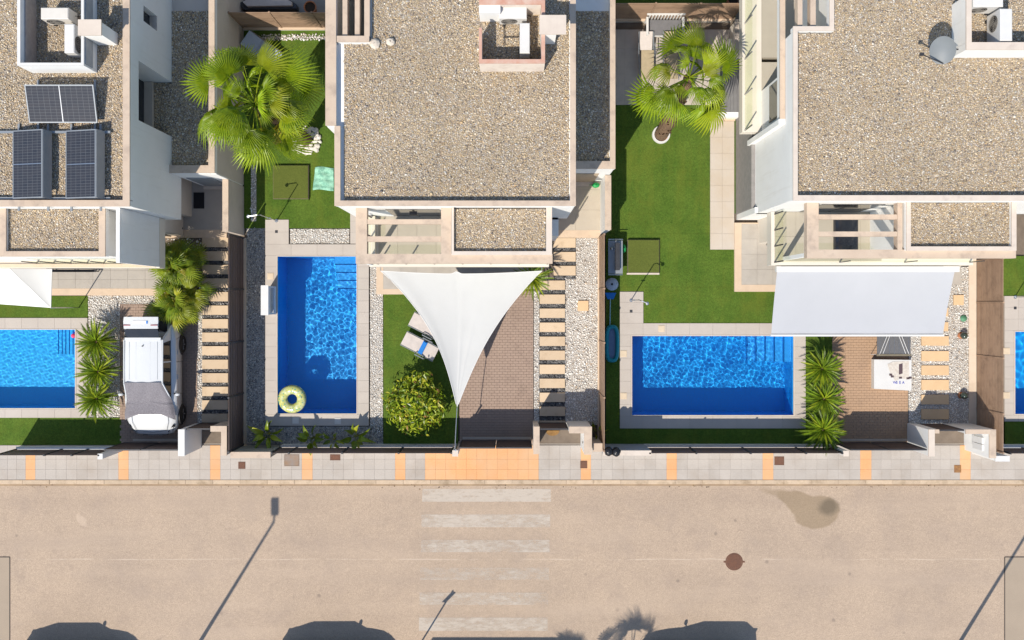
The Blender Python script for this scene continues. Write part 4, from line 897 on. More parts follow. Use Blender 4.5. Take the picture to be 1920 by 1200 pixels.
# front line, left plot
slat_fence('front_fence', 'brown front fence before the shaded left lawn strip', 'y', -5.36, [-18.4,-16.7,-15.72,-14.75], 0.4, 1.6, 4, SLATB, 0.36, WHITE, PLASTW)
wall_run('small white gate post beside the driveway gate of the left plot', [(-14.78,-14.6,-5.5,-5.3)], 1.62, WHITE, PLASTW, 'gate_post')
def gate(label, x0, x1, y, z0, z1, n, leaves, mat=SLATB):
    o = thing('gate', label, 'gate', ((x0+x1)/2,y,0)); w = (x1-x0)/leaves
    for i in range(leaves):
        a, q = x0+i*w+0.012, x0+(i+1)*w-0.012
        slats(o, 'y', y, a+0.04, q-0.04, z0+0.04, z1-0.03, n, mat, 0.03, 0.012, 'board')
        b = MB()
        for r_ in ((a,a+0.04,z0,z1),(q-0.04,q,z0,z1)): b.box(r_[0],r_[1],y-0.025,y+0.025,r_[2],r_[3])
        b.box(a+0.04,q-0.04,y-0.025,y+0.025,z1-0.03,z1).box(a+0.04,q-0.04,y-0.025,y+0.025,z0,z0+0.04)
        b.part('frame', METAL, o)
    return o
def track(label, x0, x1, y):
    MB().box(x0,x1,y-0.04,y+0.04,0.0,0.045).top('gate_track', PAVE_L, label, 'gate track')
gate('brown driveway gate in front of the white car', -14.55, -11.9, -5.16, 0.06, 1.66, 6, 2); track('pale gate track before the white car', -14.2, -11.9, -5.05)
wall_run('short white pier wall between left driveway and footgate', [(-11.87,-11.64,-5.37,-4.42)], 1.72, WHITE, PLASTW)
gate('narrow brown footgate of the left plot', -11.635, -10.725, -4.42, 0.06, 1.62, 5, 1)
wall_run('corner wall with peach coping right of the left footgate', [(-10.72,-10.14,-4.50,-4.30), (-10.34,-10.14,-5.35,-4.50)], 1.72, SHW)
MB().box(-10.345,-10.36,-5.15,-4.85,1.1,1.5).top('letter_box', GREYM, 'small grey letter box on the corner wall of the left plot', 'letter box')
# front line, middle plot
w = wall_run('low corner wall with peach coping at the foot of the brown fence', [(-10.05,-8.62,-5.46,-5.24)], 1.6, M('grey_green_wall', (0.33,0.32,0.275), (0.29,0.28,0.24), 2, 0.9, bump=0.15, bs=40))
xs = lambda u, z=1.6: W(u,0,z).x
slat_fence('front_fence', 'brown front fence behind the broad-leaved plants', 'y', -5.29, [xs(u) for u in (509,541,641,747,846)], 0.42, 1.58, 4, SLATB, 0.38, WHITE, CAPL)
wall_run('small pale gate post at the tip of the white shade sail', [(-2.13,-1.92,-5.40,-5.18)], 1.62, WHITE, CAPL, 'gate_post')
gate('brown driveway gate of the middle plot', -1.90, 0.73, -5.08, 0.06, 1.70, 6, 2); track('pale gate track before the reddish driveway', -1.85, 0.72, -4.98)
wall_run('short peach pier wall between the middle driveway and footgate', [(0.76,0.98,-5.30,-4.32)], 1.72, CREAM)
gate('narrow brown footgate of the middle plot', 0.985, 2.025, -4.42, 0.06, 1.66, 5, 1)
w = wall_run('corner wall with peach coping right of the middle footgate', [(2.03,2.84,-4.56,-4.32), (2.56,2.84,-5.32,-4.56)], 1.72, WHITE)
MB().box(2.552,2.571,-5.0,-4.94,1.1,1.2).part('doorbell', BLACK, w)
wall_run('small peach pier at the end of the tan boundary fence', [(2.90,3.24,-5.25,-4.95)], 1.5, CREAM)
wall_run('low wall with pale coping beside the two black bags', [(3.255,4.97,-5.37,-5.19)], 1.6, M('blue_grey_wall', (0.36,0.365,0.38), (0.32,0.325,0.34), 2, 0.9, bump=0.1, bs=40), CAPL)
b = MB(); p = W(1036,806)
b.prism([(p.x+0.26*math.cos(a_*math.pi/12), p.y-0.02-0.2*math.sin(a_*math.pi/12)) for a_ in range(13)], 0.001, 0.022)
b.top('door_mat', COIR, 'half-round brown coir mat before the middle footgate', 'mat')
# front line, right plot
slat_fence('front_fence', 'brown front fence before the wide blue pool', 'y', -5.29, [xs(u) for u in (1219,1306,1408,1512,1580)], 0.42, 1.58, 4, SLATB, 0.38, WHITE, CAPL)
wall_run('small pale gate post beside the lowest cycad of the right plot', [(11.82,12.02,-5.40,-5.20)], 1.6, WHITE, CAPL, 'gate_post')
gate('brown driveway gate of the right plot', 12.04, 14.78, -5.15, 0.06, 1.68, 6, 2); track('pale gate track before the orange-brown driveway', 12.1, 14.78, -5.05)
wall_run('tapering white pier wall beside the driveway of the right plot', [(14.80,15.02,-5.38,-4.42)], 1.74, WHITE, CAPL)
gate('narrow brown footgate of the right plot', 15.18, 16.12, -4.46, 0.06, 1.66, 5, 1)
w = wall_run('meter wall with white cabinets right of the right footgate', [(15.03,15.18,-4.56,-4.42), (16.12,17.20,-4.58,-4.42), (16.96,17.20,-5.44,-4.58)], 1.74, WHITE, CAP)
for i,(y0,y1) in enumerate(((-5.0,-4.78),(-5.24,-5.02))): MB().box(16.90,16.971,y0,y1,0.7,1.35).part('meter_cabinet', PLASTW, w)
wall_run('low white block at the front corner of the far right plot', [(17.24,17.75,-5.58,-5.38)], 1.62, WHITE, PLASTW)
slat_fence('front_fence', 'brown front fence at the lower right picture edge', 'y', -5.30, [17.8,18.9,20.0], 0.42, 1.58, 4, SLATB, 0.38, WHITE, PLASTW)

# ------------------------------------------------------------------ shade sail, awnings
def sail_pt(cs, i, j, n):
    pass
A, B_, C_ = W(714,508,2.75), W(1016,508,2.75), W(857,764,2.25)
sl = thing('shade_sail', 'large white triangular shade sail stretched over lawn and driveway', 'shade sail', (C_.x,C_.y,0)); b = MB(); n = 28
def spt(u_, v_):
    # u along the house edge, v towards the street corner; edges sag inwards
    top = A.lerp(B_, u_); p = top.lerp(C_, v_); w_ = 1-v_
    sag = 0.50*math.sin(math.pi*v_**0.85)
    p.x += (0.5-u_)*2*sag*(1.12 if u_ < 0.5 else 0.8)
    dip = math.sin(math.pi*u_)*0.10
    mid = 0.085*math.exp(-((u_-0.47)/0.018)**2)
    p.y += (-dip+mid)*(1-v_)**3
    p.z += -0.12*math.sin(math.pi*v_)*math.sin(math.pi*u_) + 0.035*math.exp(-((u_-0.52)/0.03)**2)*v_**2*(1-v_)*3 + 0.035*math.exp(-((u_-0.68)/0.03)**2)*v_**2*(1-v_)*3 + 0.02*math.sin(u_*24)*math.exp(-((u_)/0.15)**2)*(1-v_)
    return p
b.grid(spt, 48, 48); so_ = b.part('canopy', FABW, sl, True)
hem = MB().tube([spt(0.0,k/40) for k in range(40)], 0.014, 6).tube([spt(1.0,k/40) for k in range(40)], 0.014, 6).tube([spt(k/60,0.0) for k in range(61)], 0.012, 6); hem.part('hem', PLASTW, sl)
MB().tube([C_, W(855,800,2.1), W(853,842,1.95)], 0.016, 6).part('strap', STEEL, sl)
MB().tube([(-1.985,-5.12,0),(-1.985,-5.12,2.0)],0.035,10).part('post', STEEL, sl)
for p in (A,B_): MB().tube([p, p+Vector((0.0,0.35,0.05))], 0.012, 6).part('fixing', STEEL, sl)
# retractable awning of the right house
aw = thing('awning', 'wide pale grey retractable awning of the right house', 'awning', (12.5,0.3,0))
z1_, z2_ = 2.75, 1.98
a, q = W(1457,509,z1_), W(1790,509,z1_); c1, c2 = W(1446,627,z2_), W(1768,627,z2_)
MB().grid(lambda u_,v_: a.lerp(q,u_).lerp(c1.lerp(c2,u_),v_)+Vector((0,0,-0.035*math.sin(math.pi*v_)+0.004*math.sin(u_*25))), 40, 12).part('fabric', FABG, aw, True)
MB().box(a.x-0.06,q.x+0.10,a.y-0.02,a.y+0.17,z1_-0.05,z1_+0.14).part('cassette', PLASTW, aw)
MB().box(c1.x-0.03,c2.x+0.03,c1.y-0.07,c1.y+0.0,z2_-0.05,z2_+0.04).part('front_bar', PLASTW, aw)
for f_ in (0.12,0.88):
    m_ = a.lerp(q,f_)+Vector((0,0,-0.16)); e_ = c1.lerp(c2,f_)+Vector((0,0,-0.07)); k = m_.lerp(e_,0.5)+Vector((0.5 if f_<0.5 else -0.5,0,-0.12))
    MB().tube([m_,k,e_],0.025,8).part('folding_arm', PLASTW, aw)
# folded canopy over the left patio
cp = thing('shade_canopy', 'white folded shade canopy over the left patio', 'shade canopy', (-17.4,0.6,0))
z1_ = 2.5; a, q, r_, d_ = W(-60,504,z1_), W(97,504,z1_), W(95,577,2.1), W(-60,566,2.1)
k1 = W(20,504,z1_)+Vector((0,0,0.06))
MB().add([a,k1,r_,d_],[(0,1,2,3)][::-1]).part('canopy_panel', M('sunlit_canvas', (0.72,0.71,0.70), (0.70,0.69,0.68), 1.0, 0.9), cp)  # paler canvas puts the lit side of the fold into the colour
MB().grid(lambda u_,v_: (k1.lerp(q,u_)).lerp(r_,v_)+Vector((0,0,-0.10*math.sin(math.pi*u_)*(1-v_)-0.012)), 10, 10).part('canopy_panel', FABW, cp, True)
MB().tube([q,r_],0.02,6).part('edge_rod', PLASTW, cp)
MB().tube([(r_.x,r_.y,2.1),(r_.x-0.03,r_.y,0.0)],0.02,8).part('pole', STEEL, cp)

# ------------------------------------------------------------------ car
def make_car(label, cover_rear=True, body=CARW, group=None):
    o = thing('car', label, 'car', (0,0,0), group)
    def P(b, n, m_, par=None, smooth=True): 
        me = b.mesh(n, m_, (0,0,0), smooth); x_ = new(n, me, par or o)
        if smooth:
            try: me.set_sharp_from_angle(angle=R(38))
            except Exception: pass
        return x_
    ST = [(-2.30,.50,.42,.56,.60),(-2.24,.68,.40,.64,.72),(-2.05,.80,.30,.74,.84),(-1.75,.885,.28,.86,.95),(-1.35,.915,.27,.93,1.02),(-1.0,.925,.27,.97,1.07),(-.3,.925,.27,1.0,1.07),(.6,.925,.27,1.03,1.07),(1.2,.92,.28,1.06,1.08),(1.62,.89,.30,1.08,1.08),(1.86,.83,.36,1.02,1.04),(1.95,.72,.42,.84,.88)]
    b = MB(); vv = []; ff = []
    for y,w,zb,zs,zt in ST:
        w *= 1.035
        right = [(0,zb),(w*.86,zb),(w*.985,zb+.14),(w,(zb+zs)/2),(w*.985,zs-.06),(w*.93,zs),(w*.80,zt-.012),(w*.45,zt),(0,zt+.012)]
        vv += [(x_,y,z_) for x_,z_ in right] + [(-x_,y,z_) for x_,z_ in right[-2:0:-1]]
    n = 16
    for i in range(len(ST)-1): ff += [(i*n+k,(i+1)*n+k,(i+1)*n+(k+1)%n,i*n+(k+1)%n) for k in range(n)]
    ff += [tuple(range(n)), tuple(range(len(ST)*n-1,(len(ST)-1)*n-1,-1))]
    b.add(vv, ff); bo = P(b, 'body', body)
    # cabin: roof, pillars and glass
    RT = 1.60; yf, yr = -.32, 1.26; wf = .66
    P(MB().grid(lambda u_,v_: ((u_-.5)*2*wf*(1-0.02*v_), yf+(yr-yf)*v_, RT-.03+.05*(1-((u_-.5)*2)**2)-.03*(v_-.45)**2), 12, 10), 'roof', body)
    bel = lambda v_: ((.84, -1.02+(1.72+1.02)*v_, 1.055))
    P(MB().grid(lambda u_,v_: ((u_-.5)*2*(wf*v_+.80*(1-v_)), -1.02+(yf+1.02)*v_, 1.075+(RT-.035-1.075)*v_+.03*(1-((u_-.5)*2)**2)), 10, 5), 'windscreen', CARGLASS)
    for s_ in (-1,1):
        pr = [(-.98,1.05),(-.36,RT-.05),(.45,RT-.035),(1.20,RT-.06),(1.62,1.10)]
        xat = lambda z_: s_*(.80-(.80-.675)*(z_-1.05)/(RT-1.05))
        P(MB().add([(xat(z_),y,z_) for y,z_ in pr],[tuple(range(5)) if s_>0 else tuple(range(4,-1,-1))]), 'side_window', CARGLASS, None, False)
        for (ya,za),(yb,zb_) in (((-1.0,1.04),(-.33,RT-.02)),((.42,1.05),(.42,RT-.03)),((1.18,RT-.03),(1.72,1.06)),((-.33,RT-.02),(1.22,RT-.03))):
            P(MB().tube([(xat(za)+s_*.006,ya,za),(xat(zb_)+s_*.006,yb,zb_)],.028,6), 'pillar' , body)
        P(MB().add([(xat(RT-.03)+s_*.012,1.10,RT-.03),(xat(1.06)+s_*.02,1.20,1.06),(xat(1.06)+s_*.02,1.76,1.06),(xat(RT-.03)+s_*.012,1.30,RT-.03)],[(0,1,2,3)]), 'quarter_panel', body, None, False)
        for ya in (-.15,.75): P(MB().box(s_*.95,s_*.975,ya-.09,ya+.09,.83,.86), 'door_handle', STEEL, None, False)
        m_ = P(MB().lathe([(.0,.09),(.07,.07),(.10,0),(.07,-.07),(0,-.09)],10,(s_*1.03,-.78,1.06),1.0,.6), 'mirror', body)
        P(MB().tube([(s_*.88,-.75,1.02),(s_*1.0,-.77,1.04)],.025,6), 'arm', BLACK, m_)
        P(MB().add([(s_*.52,-2.27,.66),(s_*.76,-2.10,.72),(s_*.80,-1.90,.83),(s_*.60,-2.20,.76)],[(0,1,2,3) if s_>0 else (3,2,1,0)]).add([(s_*.50,-2.30,.63),(s_*.79,-2.09,.66),(s_*.845,-1.92,.80),(s_*.80,-1.88,.86),(s_*.58,-2.17,.775)],[(0,1,2,3,4) if s_>0 else (4,3,2,1,0)]), 'headlight', CARGLASS, None, False)
        P(MB().obox((s_*.79,1.80,.98),.05,.22,.16), 'tail_light', REDL, None, False)
        for ya in (-1.58,1.0):
            wl = P(MB().lathe([(.20,-.11),(.31,-.11),(.345,-.07),(.345,.07),(.31,.11),(.20,.11)],24), 'wheel', TYRE)
            rm = P(MB().lathe([(0,.10),(.06,.10),(.07,.075),(.19,.085),(.215,.10),(.215,-.09)],24), 'rim', METAL, wl)
            sp = MB()
            for k in range(5): sp.obox((.125*math.cos(k*1.2566),.125*math.sin(k*1.2566),.095),.15,.04,.02,k*1.2566)
            P(sp, 'spokes', GREYM, wl, False)
            wl.rotation_euler = (0, s_*R(90), 0); wl.location = (s_*.86, ya, .345)
            ar = MB().grid(lambda u_,v_: (s_*(.60+.37*v_), ya+.385*math.cos(math.pi*u_), .345+.385*math.sin(math.pi*u_)), 14, 3); P(ar, 'wheel_arch', BLACK)
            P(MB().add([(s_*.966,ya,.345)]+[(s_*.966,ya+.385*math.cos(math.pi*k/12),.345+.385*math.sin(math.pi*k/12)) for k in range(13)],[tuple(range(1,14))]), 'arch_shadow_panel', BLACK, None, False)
    gp = MB()
    for s_ in (-1,1):
        gp.tube([(s_*.60,-1.02,1.075),(s_*.66,-1.40,1.025),(s_*.66,-1.80,.955),(s_*.55,-2.12,.845)],.007,4)
        gp.tube([(s_*.965,-.78,.93),(s_*.966,-.80,.40)],.007,4).tube([(s_*.965,.40,.95),(s_*.966,.38,.36)],.007,4).tube([(s_*.962,1.22,.98),(s_*.962,1.30,.62)],.007,4)
    gp.tube([(-.55,-2.13,.842),(0,-2.20,.80),(.55,-2.13,.842)],.007,4)
    P(gp, 'panel_gaps', BLACK, None, False)
    rg_ = MB()
    for x_ in (-.50,-.25,.25,.50): rg_.box(x_-.008,x_+.008,yf+.12,yr-.12,RT+.004,RT+.0215-.05*(x_/wf)**2+.0)
    P(rg_, 'roof_ribs', body, None, False)
    for x0_ in (-.10,.42): P(MB().tube([(x0_,-1.06,1.10),(x0_-.42,-.96,1.155)],.010,5), 'wiper', BLACK, None, False)
    P(MB().box(-.45,.45,-2.325,-2.28,.44,.54), 'grille', BLACK, None, False)
    P(MB().box(-.26,.26,-2.335,-2.326,.46,.53), 'number_plate', PLASTW, None, False)
    P(MB().lathe([(0,.09),(.012,.085),(.025,0)],8,(0,1.0,RT+.02)), 'aerial', BLACK)
    return o, P
car, P = make_car('white car parked on the left driveway with its tailgate raised')
CARX, CARY = -13.16, -2.46
car.location = (CARX, CARY, 0.02)
# open tailgate and boot opening
P(MB().box(-.66,.66,1.50,1.88,.70,1.10).add([],[]), 'boot_lining', BLACK, None, False)
tg = P(MB().grid(lambda u_,v_: ((u_-.5)*2*(.62-.04*abs(v_-.6)), 1.62+.42*v_, 1.80-.02*v_+.03*(1-((u_-.5)*2)**2)), 8, 5).grid(lambda u_,v_: ((.5-u_)*2*(.62-.04*abs(v_-.6)), 1.62+.42*v_, 1.74-.02*v_), 8, 5), 'tailgate', CARW)
P(MB().grid(lambda u_,v_: ((u_-.5)*2*(.58+.02*v_), 1.29+.31*v_, 1.60+.18*v_+.02*(1-((u_-.5)*2)**2)), 8, 3), 'glass', CARGLASS, tg)
P(MB().box(-.26,.26,1.80,1.90,1.812,1.828), 'number_plate', PLASTW, tg, False); P(MB().box(.21,.259,1.80,1.90,1.829,1.832), 'plate_band', BLUE, tg, False)
for s_ in (-1,1):
    P(MB().box(s_*.36,s_*.60,1.735,1.765,1.795,1.822), 'light_bar', REDL, tg, False)
    P(MB().tube([(s_*.70,1.45,1.10),(s_*.66,1.55,1.76)],.014,6), 'gas_strut', BLACK, tg)
P(MB().box(-.64,.64,1.20,1.30,1.585,1.63), 'roof_spoiler', CARW, None, False)
# cloth cover over windscreen and part of the bonnet, a thing of its own
cv = thing('windscreen_cover', 'speckled grey cloth cover over the windscreen of the white car', 'cover', (CARX,CARY,1.0)); b = MB()
def cpt(u_,v_):
    y = -.30-1.42*v_; x_ = (u_-.5)*2*(.70+.22*min(1,v_*1.2))
    zz = (1.605-(1.605-1.10)*min(1,v_/.52)) if v_ < .52 else 1.10-.085*(v_-.52)/.48
    zz += .02 + .012*math.sin(u_*17+v_*9) + (.03*math.exp(-((v_-.56-.04*math.cos(u_*7))/.022)**2)) - .10*max(0,abs(u_-.5)*2-.86)/.14
    if v_ > .85: y += .17*(1-((u_-.5)*2)**2)*(v_-.85)/.15*1.5
    return (CARX+x_, CARY+y, zz+.035)
b.grid(cpt, 26, 34).part('cloth', COVER, cv, True)
# parked cars across the road whose roofs only show as shadows
for i,(u_,lab,mt) in enumerate(((165,'dark car parked across the road beyond the lower picture edge, leftmost',0),(647,'dark car parked across the road beside the lamp post',0),(1337,'dark car parked across the road near the palm shadow',0))):
    if i == 0:
        c0, _ = make_car(lab, body=CARB, group='cars parked across the road'); c0.rotation_euler.z = R(90); c0.location = (W(u_,0).x-0.66, -13.75, -0.12)
    else:
        copy_tree(c0, (W(u_,0).x-0.66, -13.70, -0.12), R(90) if i == 1 else R(-90), lab)
# ------------------------------------------------------------------ garden things
def shower(label, u, v, lean):
    p = W(u,v); o = thing('garden_shower', label, 'shower', (p.x,p.y,0.05), group='garden showers')
    t_ = Vector((p.x+lean[0], p.y+lean[1], 2.2))
    MB().tube([(p.x,p.y,0.05),(p.x,p.y,2.12),(p.x+lean[0]*0.25,p.y+lean[1]*0.25,2.22),(p.x+lean[0],p.y+lean[1],2.2)],0.018,8).part('pipe', STEEL, o)
    MB().lathe([(0,0.03),(0.055,0.02),(0.065,-0.03),(0,-0.03)],14,(t_.x,t_.y,2.17)).part('shower_head', STEEL, o)
    MB().lathe([(0,0.02),(0.06,0.02),(0.07,0)],12,(p.x,p.y,0.05)).part('base_plate', STEEL, o)
    MB().tube([(p.x-0.07,p.y,1.1),(p.x+0.07,p.y,1.1)],0.02,6).part('valve', STEEL, o)
    MB().box(p.x-0.05,p.x+0.05,p.y-0.46,p.y-0.36,0.0505,0.058).part('floor_drain', METAL, o)
shower('slim steel garden shower at the corner of the tall pool deck', 519, 414, (-0.42,-0.05)); shower('slim steel garden shower on the deck of the right lawn', 1183, 563, (0.28,-0.12)); shower('slim steel garden shower at the right picture edge', 1902, 557, (0.22,-0.1))
# turf-covered pump hatches
TURF2 = M('old_turf', (0.095,0.115,0.02), (0.075,0.095,0.015), 3, 0.95, bump=0.6, bs=22, speck=0.3)
for (u0,v0,u1,v1),lab in (((514,311,580,374),'raised square turf hatch on the back lawn of the middle plot'),((1176,450,1235,512),'raised square turf hatch with a pale front edge on the right lawn')):
    a, q = W(u0,v0), W(u1,v1); o = thing('turf_hatch', lab, 'hatch', ((a.x+q.x)/2,(a.y+q.y)/2,0.02))
    MB().box(a.x,q.x,q.y,a.y,0.02,0.15).part('frame', EARTH, o); MB().box(a.x+0.015,q.x-0.015,q.y+0.015,a.y-0.015,0.15,0.17).part('turf_lid', TURF2, o)
    if u0 > 1000: MB().box(a.x-0.03,q.x+0.0,q.y-0.06,q.y-0.002,0.02,0.16).part('front_board', CAPL, o)
    else: MB().box(a.x,q.x,q.y-0.04,q.y-0.002,0.02,0.10).part('front_board', TURF, o)
# towel spread on a lounger by the middle house
a, q = W(587,314), W(626,357); o = thing('beach_towel', 'mint green patterned towel lying on the back lawn', 'towel', (a.x,a.y,0.02))
MB().grid(lambda u_,v_: (a.x+(q.x-a.x)*u_+0.10*(1-u_)*v_*0.9, q.y+(a.y-q.y)*v_+0.03*math.sin(u_*5), 0.05+0.02*math.sin(u_*9+v_*7)+0.012*math.sin(v_*23)), 16, 20).part('cloth', MINT, o, True)
# waterfall wall at the tall pool
a, q = W(490,536,1.2), W(502,590,1.2); o = thing('waterfall_wall', 'narrow white waterfall wall on the left edge of the tall pool', 'waterfall wall', ((a.x+q.x)/2,(a.y+q.y)/2,0.05))
MB().box(a.x,q.x,q.y,a.y,0.0,1.16).part('wall', WHITE, o); MB().box(a.x-0.02,q.x+0.02,q.y-0.02,a.y+0.02,1.161,1.2).part('coping', PLASTW, o); MB().box(q.x+0.001,q.x+0.12,q.y+0.06,a.y-0.06,0.78,0.82).part('spout', STEEL, o)
# floating ring
p = W(548,748,0.0); o = thing('pool_ring', 'yellow-green patterned swim ring floating in the tall pool', 'swim ring', (p.x,p.y,-0.1))
MB().grid(lambda u_,v_: (p.x+(0.355+0.175*math.cos(2*math.pi*v_))*math.cos(2*math.pi*u_), p.y+(0.355+0.175*math.cos(2*math.pi*v_))*math.sin(2*math.pi*u_), 0.0+0.15*math.sin(2*math.pi*v_)+0.006*math.sin(u_*75)), 48, 16).part('tube', RING, o, True)
MB().tube([(p.x+0.36,p.y+0.05,0.15),(p.x+0.37,p.y+0.06,0.19)],0.02,8).part('valve', PLASTW, o)
# toy on the pool steps
p = W(137,628); o = thing('pool_toy', 'tiny pink and blue toy at the corner of the light blue pool', 'toy', (p.x,p.y,0.0))
MB().lathe([(0,0.1),(0.07,0.08),(0.09,0.03),(0.05,-0.05),(0,-0.06)],10,(p.x,p.y-0.03,-0.06)).part('body', PINK, o, True); MB().lathe([(0,0.06),(0.05,0.03),(0.04,-0.03),(0,-0.04)],8,(p.x+0.02,p.y+0.08,-0.05)).part('head', INK, o, True)
# loungers under the sail
def lounger(label, u, v, rz, towel):
    p = W(u,v); o = thing('sun_lounger', label, 'sun lounger', (p.x,p.y,0.02), group='loungers at the shade sail', rz=rz); o.scale = (0.84,0.9,0.95)
    def Q(b, n, m_, sm=False): return new(n, b.mesh(n, m_, (0,0,0), sm), o)
    Q(MB().obox((-0.30,0,0.37),0.98,0.56,0.03), 'seat', LOUNGE); Q(MB().obox((0.50,0,0.46),0.66,0.56,0.03,0,0,R(-16)), 'backrest', LOUNGE)
    b = MB()
    for s_ in (-1,1): b.tube([(-0.80,s_*0.31,0.35),(0.19,s_*0.31,0.35),(0.83,s_*0.31,0.55)],0.02,6)
    Q(b, 'frame', GREYM)
    for s_ in (-1,1):
        for x_ in (-0.62,0.35): Q(MB().tube([(x_,s_*0.31,0.35),(x_+0.05,s_*0.33,0.0)],0.018,6), 'leg', GREYM)
        Q(MB().tube([(-0.05,s_*0.36,0.36),(-0.02,s_*0.38,0.56),(0.42,s_*0.38,0.57),(0.45,s_*0.36,0.45)],0.022,6), 'armrest', GREYM)
    if towel: 
        t_ = new('folded_towel', MB().obox((0,0,0),0.17,0.5,0.05).obox((0.0,0.02,0.045),0.12,0.40,0.03).mesh('folded_towel', BLUE), None, 'small folded blue towel on the sun lounger', 'towel')
        t_.location = (p.x+0.13*math.cos(rz), p.y+0.13*math.sin(rz), 0.44); t_.rotation_euler.z = rz
lounger('beige sun lounger with a blue towel, left of the shade sail', 789, 648, R(-27), True); lounger('beige sun lounger half hidden by the shade sail', 803, 612, R(-27), False)
# things along the tan fence on the right lawn
p = W(1151,483); o = thing('garden_cart', 'dark grey barbecue cart standing at the tan fence', 'barbecue', (p.x,p.y,0.02))
MB().box(p.x-0.27,p.x+0.26,p.y-0.62,p.y+0.60,0.50,0.56).part('tray', GREYM, o); MB().box(p.x-0.02,p.x+0.14,p.y-0.50,p.y+0.50,0.561,0.72).part('lid', METAL, o)
MB().tube([(p.x-0.27,p.y+0.64,0.62),(p.x+0.26,p.y+0.64,0.62)],0.018,6).part('handle', STEEL, o); MB().tube([(p.x-0.27,p.y-0.66,0.55),(p.x+0.26,p.y-0.66,0.55)],0.018,6).part('handle', STEEL, o)
for s_ in (-1,1):
    for k in (-1,1): MB().tube([(p.x+s_*0.22,p.y+k*0.52,0.02),(p.x+s_*0.22,p.y+k*0.52,0.5)],0.018,6).part('leg', METAL, o)
MB().lathe([(0,0.10),(0.06,0.08),(0.07,0.0)],10,(p.x-0.14,p.y+0.30,0.561)).part('steel_bowl', STEEL, o, True)
p = W(1168,467); o = thing('watering_can', 'green plastic can beside the barbecue cart', 'can', (p.x,p.y,0.02))
MB().lathe([(0,0.0),(0.10,0.0),(0.11,0.25),(0.06,0.32),(0,0.32)],12,(p.x,p.y,0.02),0.8,1.5).part('body', GREENP, o, True); MB().tube([(p.x,p.y-0.12,0.30),(p.x,p.y,0.42),(p.x,p.y+0.12,0.30)],0.015,6).part('handle', GREENP, o)
p = W(1147,533); o = thing('parasol_base', 'round grey parasol base with a dark hole at the tan fence', 'parasol base', (p.x,p.y,0.02))
MB().lathe([(0.028,0.09),(0.06,0.09),(0.22,0.075),(0.24,0.05),(0.24,0.0)],28,(p.x,p.y,0.02)).part('disc', M('grey_slate_disc', (0.42,0.48,0.54), (0.38,0.44,0.50), 4, 0.5), o, True); MB().lathe([(0,0.05),(0.03,0.05),(0.03,0.12),(0.04,0.12),(0.04,0.05)],14,(p.x,p.y,0.02)).part('socket', BLACK, o)
p = W(1144,554); o = thing('pool_net', 'blue pool net with a long pole lying at the tan fence', 'pool net', (p.x,p.y,0.02))
MB().prism([(p.x-0.20,p.y+0.10),(p.x+0.22,p.y+0.10),(p.x+0.12,p.y-0.14),(p.x-0.10,p.y-0.14)],0.03,0.07).part('net', BLUE, o); MB().tube([(p.x,p.y-0.12,0.06),(p.x-0.02,p.y-1.25,0.08)],0.02,8).part('pole', M('pole_blue', (0.25,0.45,0.6), (0.3,0.5,0.4), 3, 0.4), o)
p = W(1147,644); o = thing('inflatable_boat', 'oval teal inflatable leaning at the tan fence beside the wide pool deck', 'inflatable', (p.x,p.y,0.02))
def ov(u_,v_):
    a_ = 2*math.pi*u_; cx_, sy_ = math.cos(a_), math.sin(a_); rx, ry = 0.20+0.075*math.cos(2*math.pi*v_), 0.63+0.075*math.cos(2*math.pi*v_)
    f_ = lambda s_, e_: math.copysign(abs(s_)**e_, s_)
    return (p.x+rx*f_(cx_,0.7), p.y+ry*f_(sy_,0.55), 0.10+0.08*math.sin(2*math.pi*v_))
MB().grid(ov, 40, 12).part('tube', TEAL, o, True); MB().lathe([(0,0.06),(0.19,0.05)],24,(p.x,p.y,0.02),1.0,3.1).part('floor', SLATEB, o, True)
# clothes airer and printed sheet on the right driveway
o = thing('clothes_airer', 'folding wire airer with dark mesh on the right driveway', 'airer', (14.2,-1.4,0.02))
a, q = W(1645,612,0.7), W(1708,664,0.7)
MB().box(a.x,q.x,q.y,a.y,0.66,0.68).part('mesh_panel', M('dark_mesh', (0.10,0.10,0.105), (0.14,0.14,0.145), 30, 0.7), o)
for i in range(7):
    x_ = a.x+(q.x-a.x)*(i+0.5)/7; MB().tube([(x_,q.y,0.70),(x_,a.y,0.70)],0.007,5).part('wire', STEEL, o)
for s_ in (-1,1):
    m_ = (a.x+q.x)/2
    for k in (0.0,0.09): MB().tube([(m_+s_*(0.02+k),a.y+0.05,0.72),(m_+s_*(0.42+k*1.2),q.y+0.02,0.72)],0.013,6).part('strut', PLASTW, o)
    MB().tube([(m_+s_*0.55,q.y,0.7),(m_+s_*0.58,q.y-0.05,0.02)],0.013,6).part('leg', PLASTW, o); MB().tube([(m_+s_*0.55,a.y,0.7),(m_+s_*0.58,a.y+0.05,0.02)],0.013,6).part('leg', PLASTW, o)
MB().box(a.x-0.02,q.x+0.02,q.y-0.07,q.y-0.001,0.64,0.70).part('front_rail', M('olive_rail', (0.20,0.17,0.12), (0.15,0.13,0.09), 5, 0.7), o)
a, q = W(1639,674,0.28), W(1709,731,0.28); o = thing('printed_box', 'flat white carton with brown picture and blue lettering on the right driveway', 'carton', ((a.x+q.x)/2,(a.y+q.y)/2,0.02))
sk_ = lambda f_: (a.y+q.y)/2
